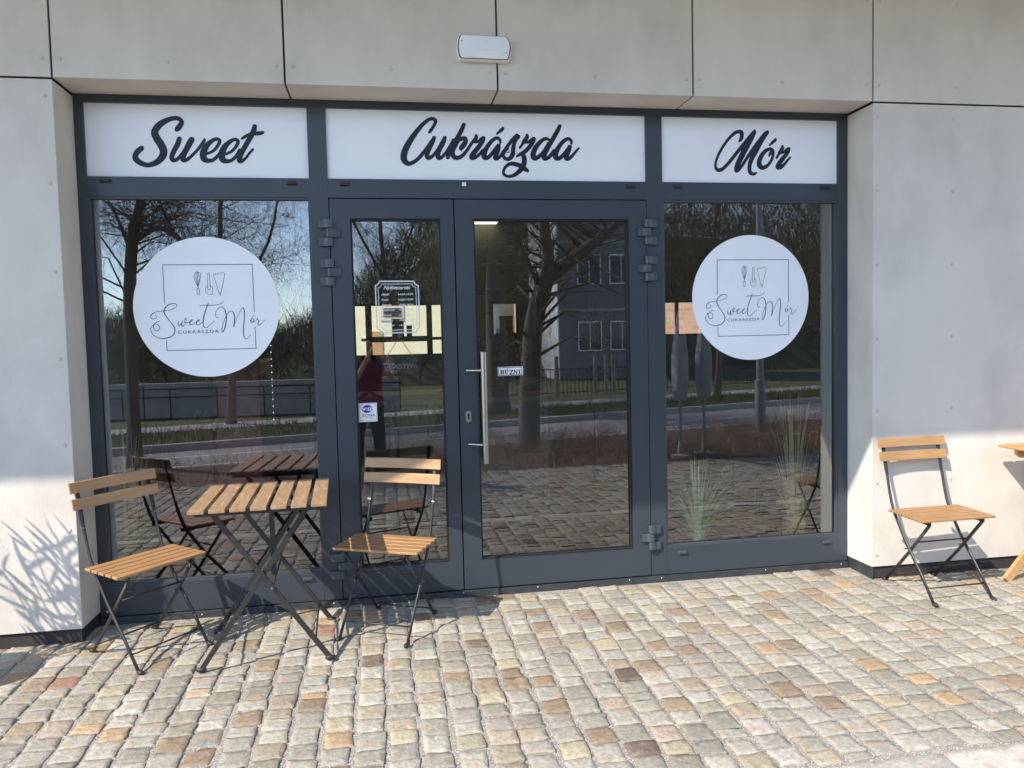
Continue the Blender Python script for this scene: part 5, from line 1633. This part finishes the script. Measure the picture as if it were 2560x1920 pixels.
# lamp post, two folded parasols
M['galv'] = mat('galvanised_pole', (.26, .28, .31), rough=.5, metal=.3)
sp = thing('street_lamp', 'plain grey lamp post at the roadside mirrored in the right window', 'street lamp', (7.55, -7.2, GZ))
w = MB(); w.tube([(0, 0, 0), (0, 0, .9), (0, 0, .91), (0, 0, 5.2)], [.085, .085, .06, .045], 14); w.build('pole', M['galv'], sp, smooth='auto')
w = MB(); w.tube([(0, 0, 5.15), (0, -.5, 5.5), (0, -1.1, 5.55)], [.04, .035, .03], 8); w.box(-.12, .12, -1.7, -1.05, 5.5, 5.6); w.build('lamp_head', M['galv'], sp)
M['canvas'] = mat('grey_canvas', (.40, .42, .46), (.34, .36, .40), rough=.9, scale=6)
for k, (x, y, lab) in enumerate(((5.45, -5.35, 'folded pale parasol, the left one of two mirrored in the right window'), (5.85, -5.5, 'folded pale parasol, the right one of two mirrored in the right window'))):
    o = thing('folded_parasol', lab, 'parasol', (x, y, GZ), 0, 'folded parasols by the planting bed')
    w = MB(); w.tube([(0, 0, 0), (0, 0, 2.05)], .02, 10); w.build('pole', M['galv'], o, smooth='auto')
    w = MB(); w.lathe([(.075, .78), (.10, .95), (.105, 1.35), (.06, 1.75), (.012, 2.0), (.004, 2.08)], (0, 0, 0), 12)
    w.v = [(v[0] * (1 + .18 * math.cos(6 * math.atan2(v[1], v[0]))), v[1] * (1 + .18 * math.cos(6 * math.atan2(v[1], v[0]))), v[2]) for v in w.v]
    w.build('folded_canopy', M['canvas'], o, smooth=True)
    w = MB(); w.lathe([(.14, 0), (.14, .04), (.05, .06), (.03, .25), (.022, .25)], (0, 0, 0), 16); w.build('base', M['concrete'], o, smooth='auto')

# ------------------------------------------------------------------ the person taking the picture (mirrored in the narrow door)
M['skin'] = mat('skin', (.50, .30, .22), rough=.55)
M['shirt'] = mat('plum_shirt', (.20, .055, .10), (.16, .04, .08), rough=.9, scale=9, bump=.4, bscale=25)
M['trouser'] = mat('black_trousers', (.015, .015, .017), rough=.9)
M['hair'] = mat('dark_hair', (.035, .02, .014), (.06, .035, .022), rough=.5, scale=30, stretch=(6, 6, 1))
M['shoe'] = mat('white_sneaker', (.62, .62, .60), (.5, .5, .49), rough=.6, scale=12)
pp = thing('person', 'person in a plum shirt and black trousers holding up a phone to the shop front', 'person', (1.335, -4.74, gz(-4.74)))
PO = Vector(pp.location)


def skin(name, verts, edges, radii, mtl, parent, root=0, sub=2):
    me = bpy.data.meshes.new(name)
    me.from_pydata([tuple(v) for v in verts], edges, [])
    me.materials.append(mtl)
    o = bpy.data.objects.new(name, me)
    col.objects.link(o)
    o.parent = parent
    o.modifiers.new('skin', 'SKIN')
    sv = me.skin_vertices[0].data if me.skin_vertices else None
    if sv is None:
        bpy.context.view_layer.objects.active = o
        sv = me.skin_vertices[0].data
    for i, r in enumerate(radii):
        sv[i].radius = r if hasattr(r, '__len__') else (r, r)
    sv[root].use_root = True
    s_ = o.modifiers.new('sub', 'SUBSURF'); s_.levels = s_.render_levels = sub
    for p in me.polygons: p.use_smooth = True
    return o


PHN = Vector((CAM.x - .035, CAM.y - .022, CAM.z)) - PO        # phone centre, relative to the person
# joints: pelvis, waist, chest, neck, head, arms and legs (faces +Y, towards the shop)
pv0, wa, chs, nk, hdb = Vector((0, -.03, .90)), Vector((0, -.03, 1.06)), Vector((.0, -.03, 1.27)), Vector((.02, -.02, 1.42)), Vector((.03, .01, 1.50))
LH, RH_ = PHN + Vector((-.085, -.02, -.03)), PHN + Vector((.085, -.02, -.03))
sL, sR = Vector((-.165, -.03, 1.36)), Vector((.175, -.03, 1.36))
eL, eR = Vector((-.13, .10, 1.17)), Vector((.30, .06, 1.20))
J = [pv0, wa, chs, nk, hdb, sL, eL, LH, sR, eR, RH_,
     Vector((-.10, -.03, .86)), Vector((-.12, .0, .49)), Vector((-.125, -.04, .09)), Vector((-.13, .10, .035)),
     Vector((.10, -.03, .86)), Vector((.13, .0, .49)), Vector((.15, -.04, .09)), Vector((.16, .10, .035))]
ED = [(0, 1), (1, 2), (2, 3), (3, 4), (2, 5), (5, 6), (6, 7), (2, 8), (8, 9), (9, 10), (0, 11), (11, 12), (12, 13), (13, 14), (0, 15), (15, 16), (16, 17), (17, 18)]
RD = [.125, .11, .12, .05, .055, .052, .038, .026, .052, .038, .026, .085, .055, .038, .035, .085, .055, .038, .035]
body = skin('body', J, ED, RD, M['skin'], pp)
hd_ = MB()
n1, n2 = 22, 16
vs = []
HC = Vector((.035, .02, 1.585))
for i in range(n2 + 1):
    t = math.pi * i / n2
    for k in range(n1):
        a = 2 * math.pi * k / n1
        x, y, z = math.sin(t) * math.cos(a), math.sin(t) * math.sin(a), math.cos(t)
        rx, ry, rz_ = .073, .092, .112
        jaw = 1 - .28 * max(0, -z) ** 1.3
        px_, py_ = x * rx * jaw, y * ry * (jaw if y > 0 else 1)
        if y > .86 and -.35 < z < .12: py_ += .018 * (1 - abs(z + .12) / .25) * (1 if abs(x) < .2 else 0)        # nose
        if y > .6 and .05 < z < .25 and .2 < abs(x) < .55: py_ -= .008                                           # eye hollows
        if y > .8 and -.62 < z < -.45 and abs(x) < .35: py_ += .005                                              # mouth
        vs.append(HC + Vector((px_, py_, z * rz_)))
hd_.add(vs, [(i * n1 + k, i * n1 + (k + 1) % n1, (i + 1) * n1 + (k + 1) % n1, (i + 1) * n1 + k) for i in range(n2) for k in range(n1)])
for sx in (-1, 1): hd_.ball(tuple(HC + Vector((.074 * sx, -.005, -.01))), (.010, .018, .030), 8, 6)
hdo = hd_.build('head', M['skin'], pp, smooth=True)
ey = MB()
for sx in (-1, 1): ey.ball(tuple(HC + Vector((.028 * sx, .078, .018))), .011, 8, 6)
ey.build('eyes', M['gasket'], hdo, smooth=True)
mo = MB(); mo.ball(tuple(HC + Vector((0, .083, -.055))), (.022, .008, .006), 8, 5); mo.build('mouth', mat('lips', (.35, .12, .10), rough=.5), hdo, smooth=True)
hr = MB()
for (c, r) in (((0, -.018, .03), (.084, .098, .105)), ((-.07, -.03, -.08), (.03, .06, .12)), ((.07, -.03, -.08), (.03, .06, .12)), ((0, -.07, -.08), (.07, .05, .15))):
    hr.ball(tuple(HC + Vector(c)), r, 16, 12)
hr.build('hair', M['hair'], pp, smooth=True)
skin('shirt', [Vector((0, -.03, .80)), Vector((0, -.03, .95)), wa + Vector((0, 0, .0)), chs, Vector((.01, -.025, 1.36)), sL, (sL + eL) / 2 + Vector((0, .0, 0)), sR, (sR + eR) / 2],
     [(0, 1), (1, 2), (2, 3), (3, 4), (3, 5), (5, 6), (3, 7), (7, 8)], [(.22, .15), (.215, .15), (.185, .135), (.185, .135), .07, .075, .066, .075, .066], M['shirt'], pp)
skin('trousers', [Vector((0, -.03, .92)), Vector((-.095, -.03, .82)), Vector((-.12, .0, .49)), Vector((-.125, -.04, .14)), Vector((.095, -.03, .82)), Vector((.13, .0, .49)), Vector((.15, -.04, .14))],
     [(0, 1), (1, 2), (2, 3), (0, 4), (4, 5), (5, 6)], [(.16, .12), .105, .078, .062, .105, .078, .062], M['trouser'], pp)
for sx, cx in ((-1, -.13), (1, .155)):
    w = MB()
    prof = [(-.10, .035, .03, .05), (-.06, .042, .038, .085), (0, .045, .04, .075), (.07, .046, .035, .055), (.13, .044, .028, .042), (.165, .028, .018, .030)]
    vs, n = [], 12
    for y_, hw, _, ht in prof:
        for k in range(n):
            a = 2 * math.pi * k / n
            vs.append((cx + hw * math.cos(a), y_, max(0.0, ht * .5 + ht * .55 * math.sin(a))))
    w.add(vs, [(i * n + k, i * n + (k + 1) % n, (i + 1) * n + (k + 1) % n, (i + 1) * n + k) for i in range(len(prof) - 1) for k in range(n)] + [tuple(range(n)), tuple(range(len(vs) - n, len(vs)))[::-1]])
    w.build('shoe', M['shoe'], pp, smooth=True)
for Hn, sx in ((LH, -1), (RH_, 1)):
    vts = [Hn, Hn + Vector((0, .005, .03))]
    eds = [(0, 1)]
    rds = [.022, .026]
    for q in range(4):
        b0_ = Hn + Vector((-.012 * sx * 0, .006, .016 + .017 * q - .02))
        i0 = len(vts)
        L = (.030, .034, .032, .026)[q]
        vts += [b0_, b0_ + Vector((-.004 * sx, .022, .004)), b0_ + Vector((-.022 * sx, .024 - .012, .006)) * (L / .032)]
        eds += [(0, i0), (i0, i0 + 1), (i0 + 1, i0 + 2)]
        rds += [.010, .009, .008]
    i0 = len(vts)
    vts += [Hn + Vector((-.018 * sx, -.012, .02)), Hn + Vector((-.04 * sx, -.008, .03))]
    eds += [(0, i0), (i0, i0 + 1)]
    rds += [.011, .009]
    skin('hand', vts, eds, rds, M['skin'], pp)
ph = thing('mobile_phone', 'dark mobile phone held up in both hands by the person in the plum shirt', 'phone', (CAM.x - .035, CAM.y - .022, CAM.z))
MB().box(-.075, .075, -.004, .004, -.037, .037).build('phone_body', M['gasket'], ph, bevel=.006)
w = MB()
for dx__, dz__ in ((.035, 0), (.058, .016), (.058, -.016)): w.lathe([(.008, 0), (.008, .003)], (dx__, .0045, dz__), 14, 'y')
w.v = [(v[0], abs(v[1]) if v[1] < .004 else v[1], v[2]) for v in w.v]
w.build('lenses', M['glassdark'], ph)
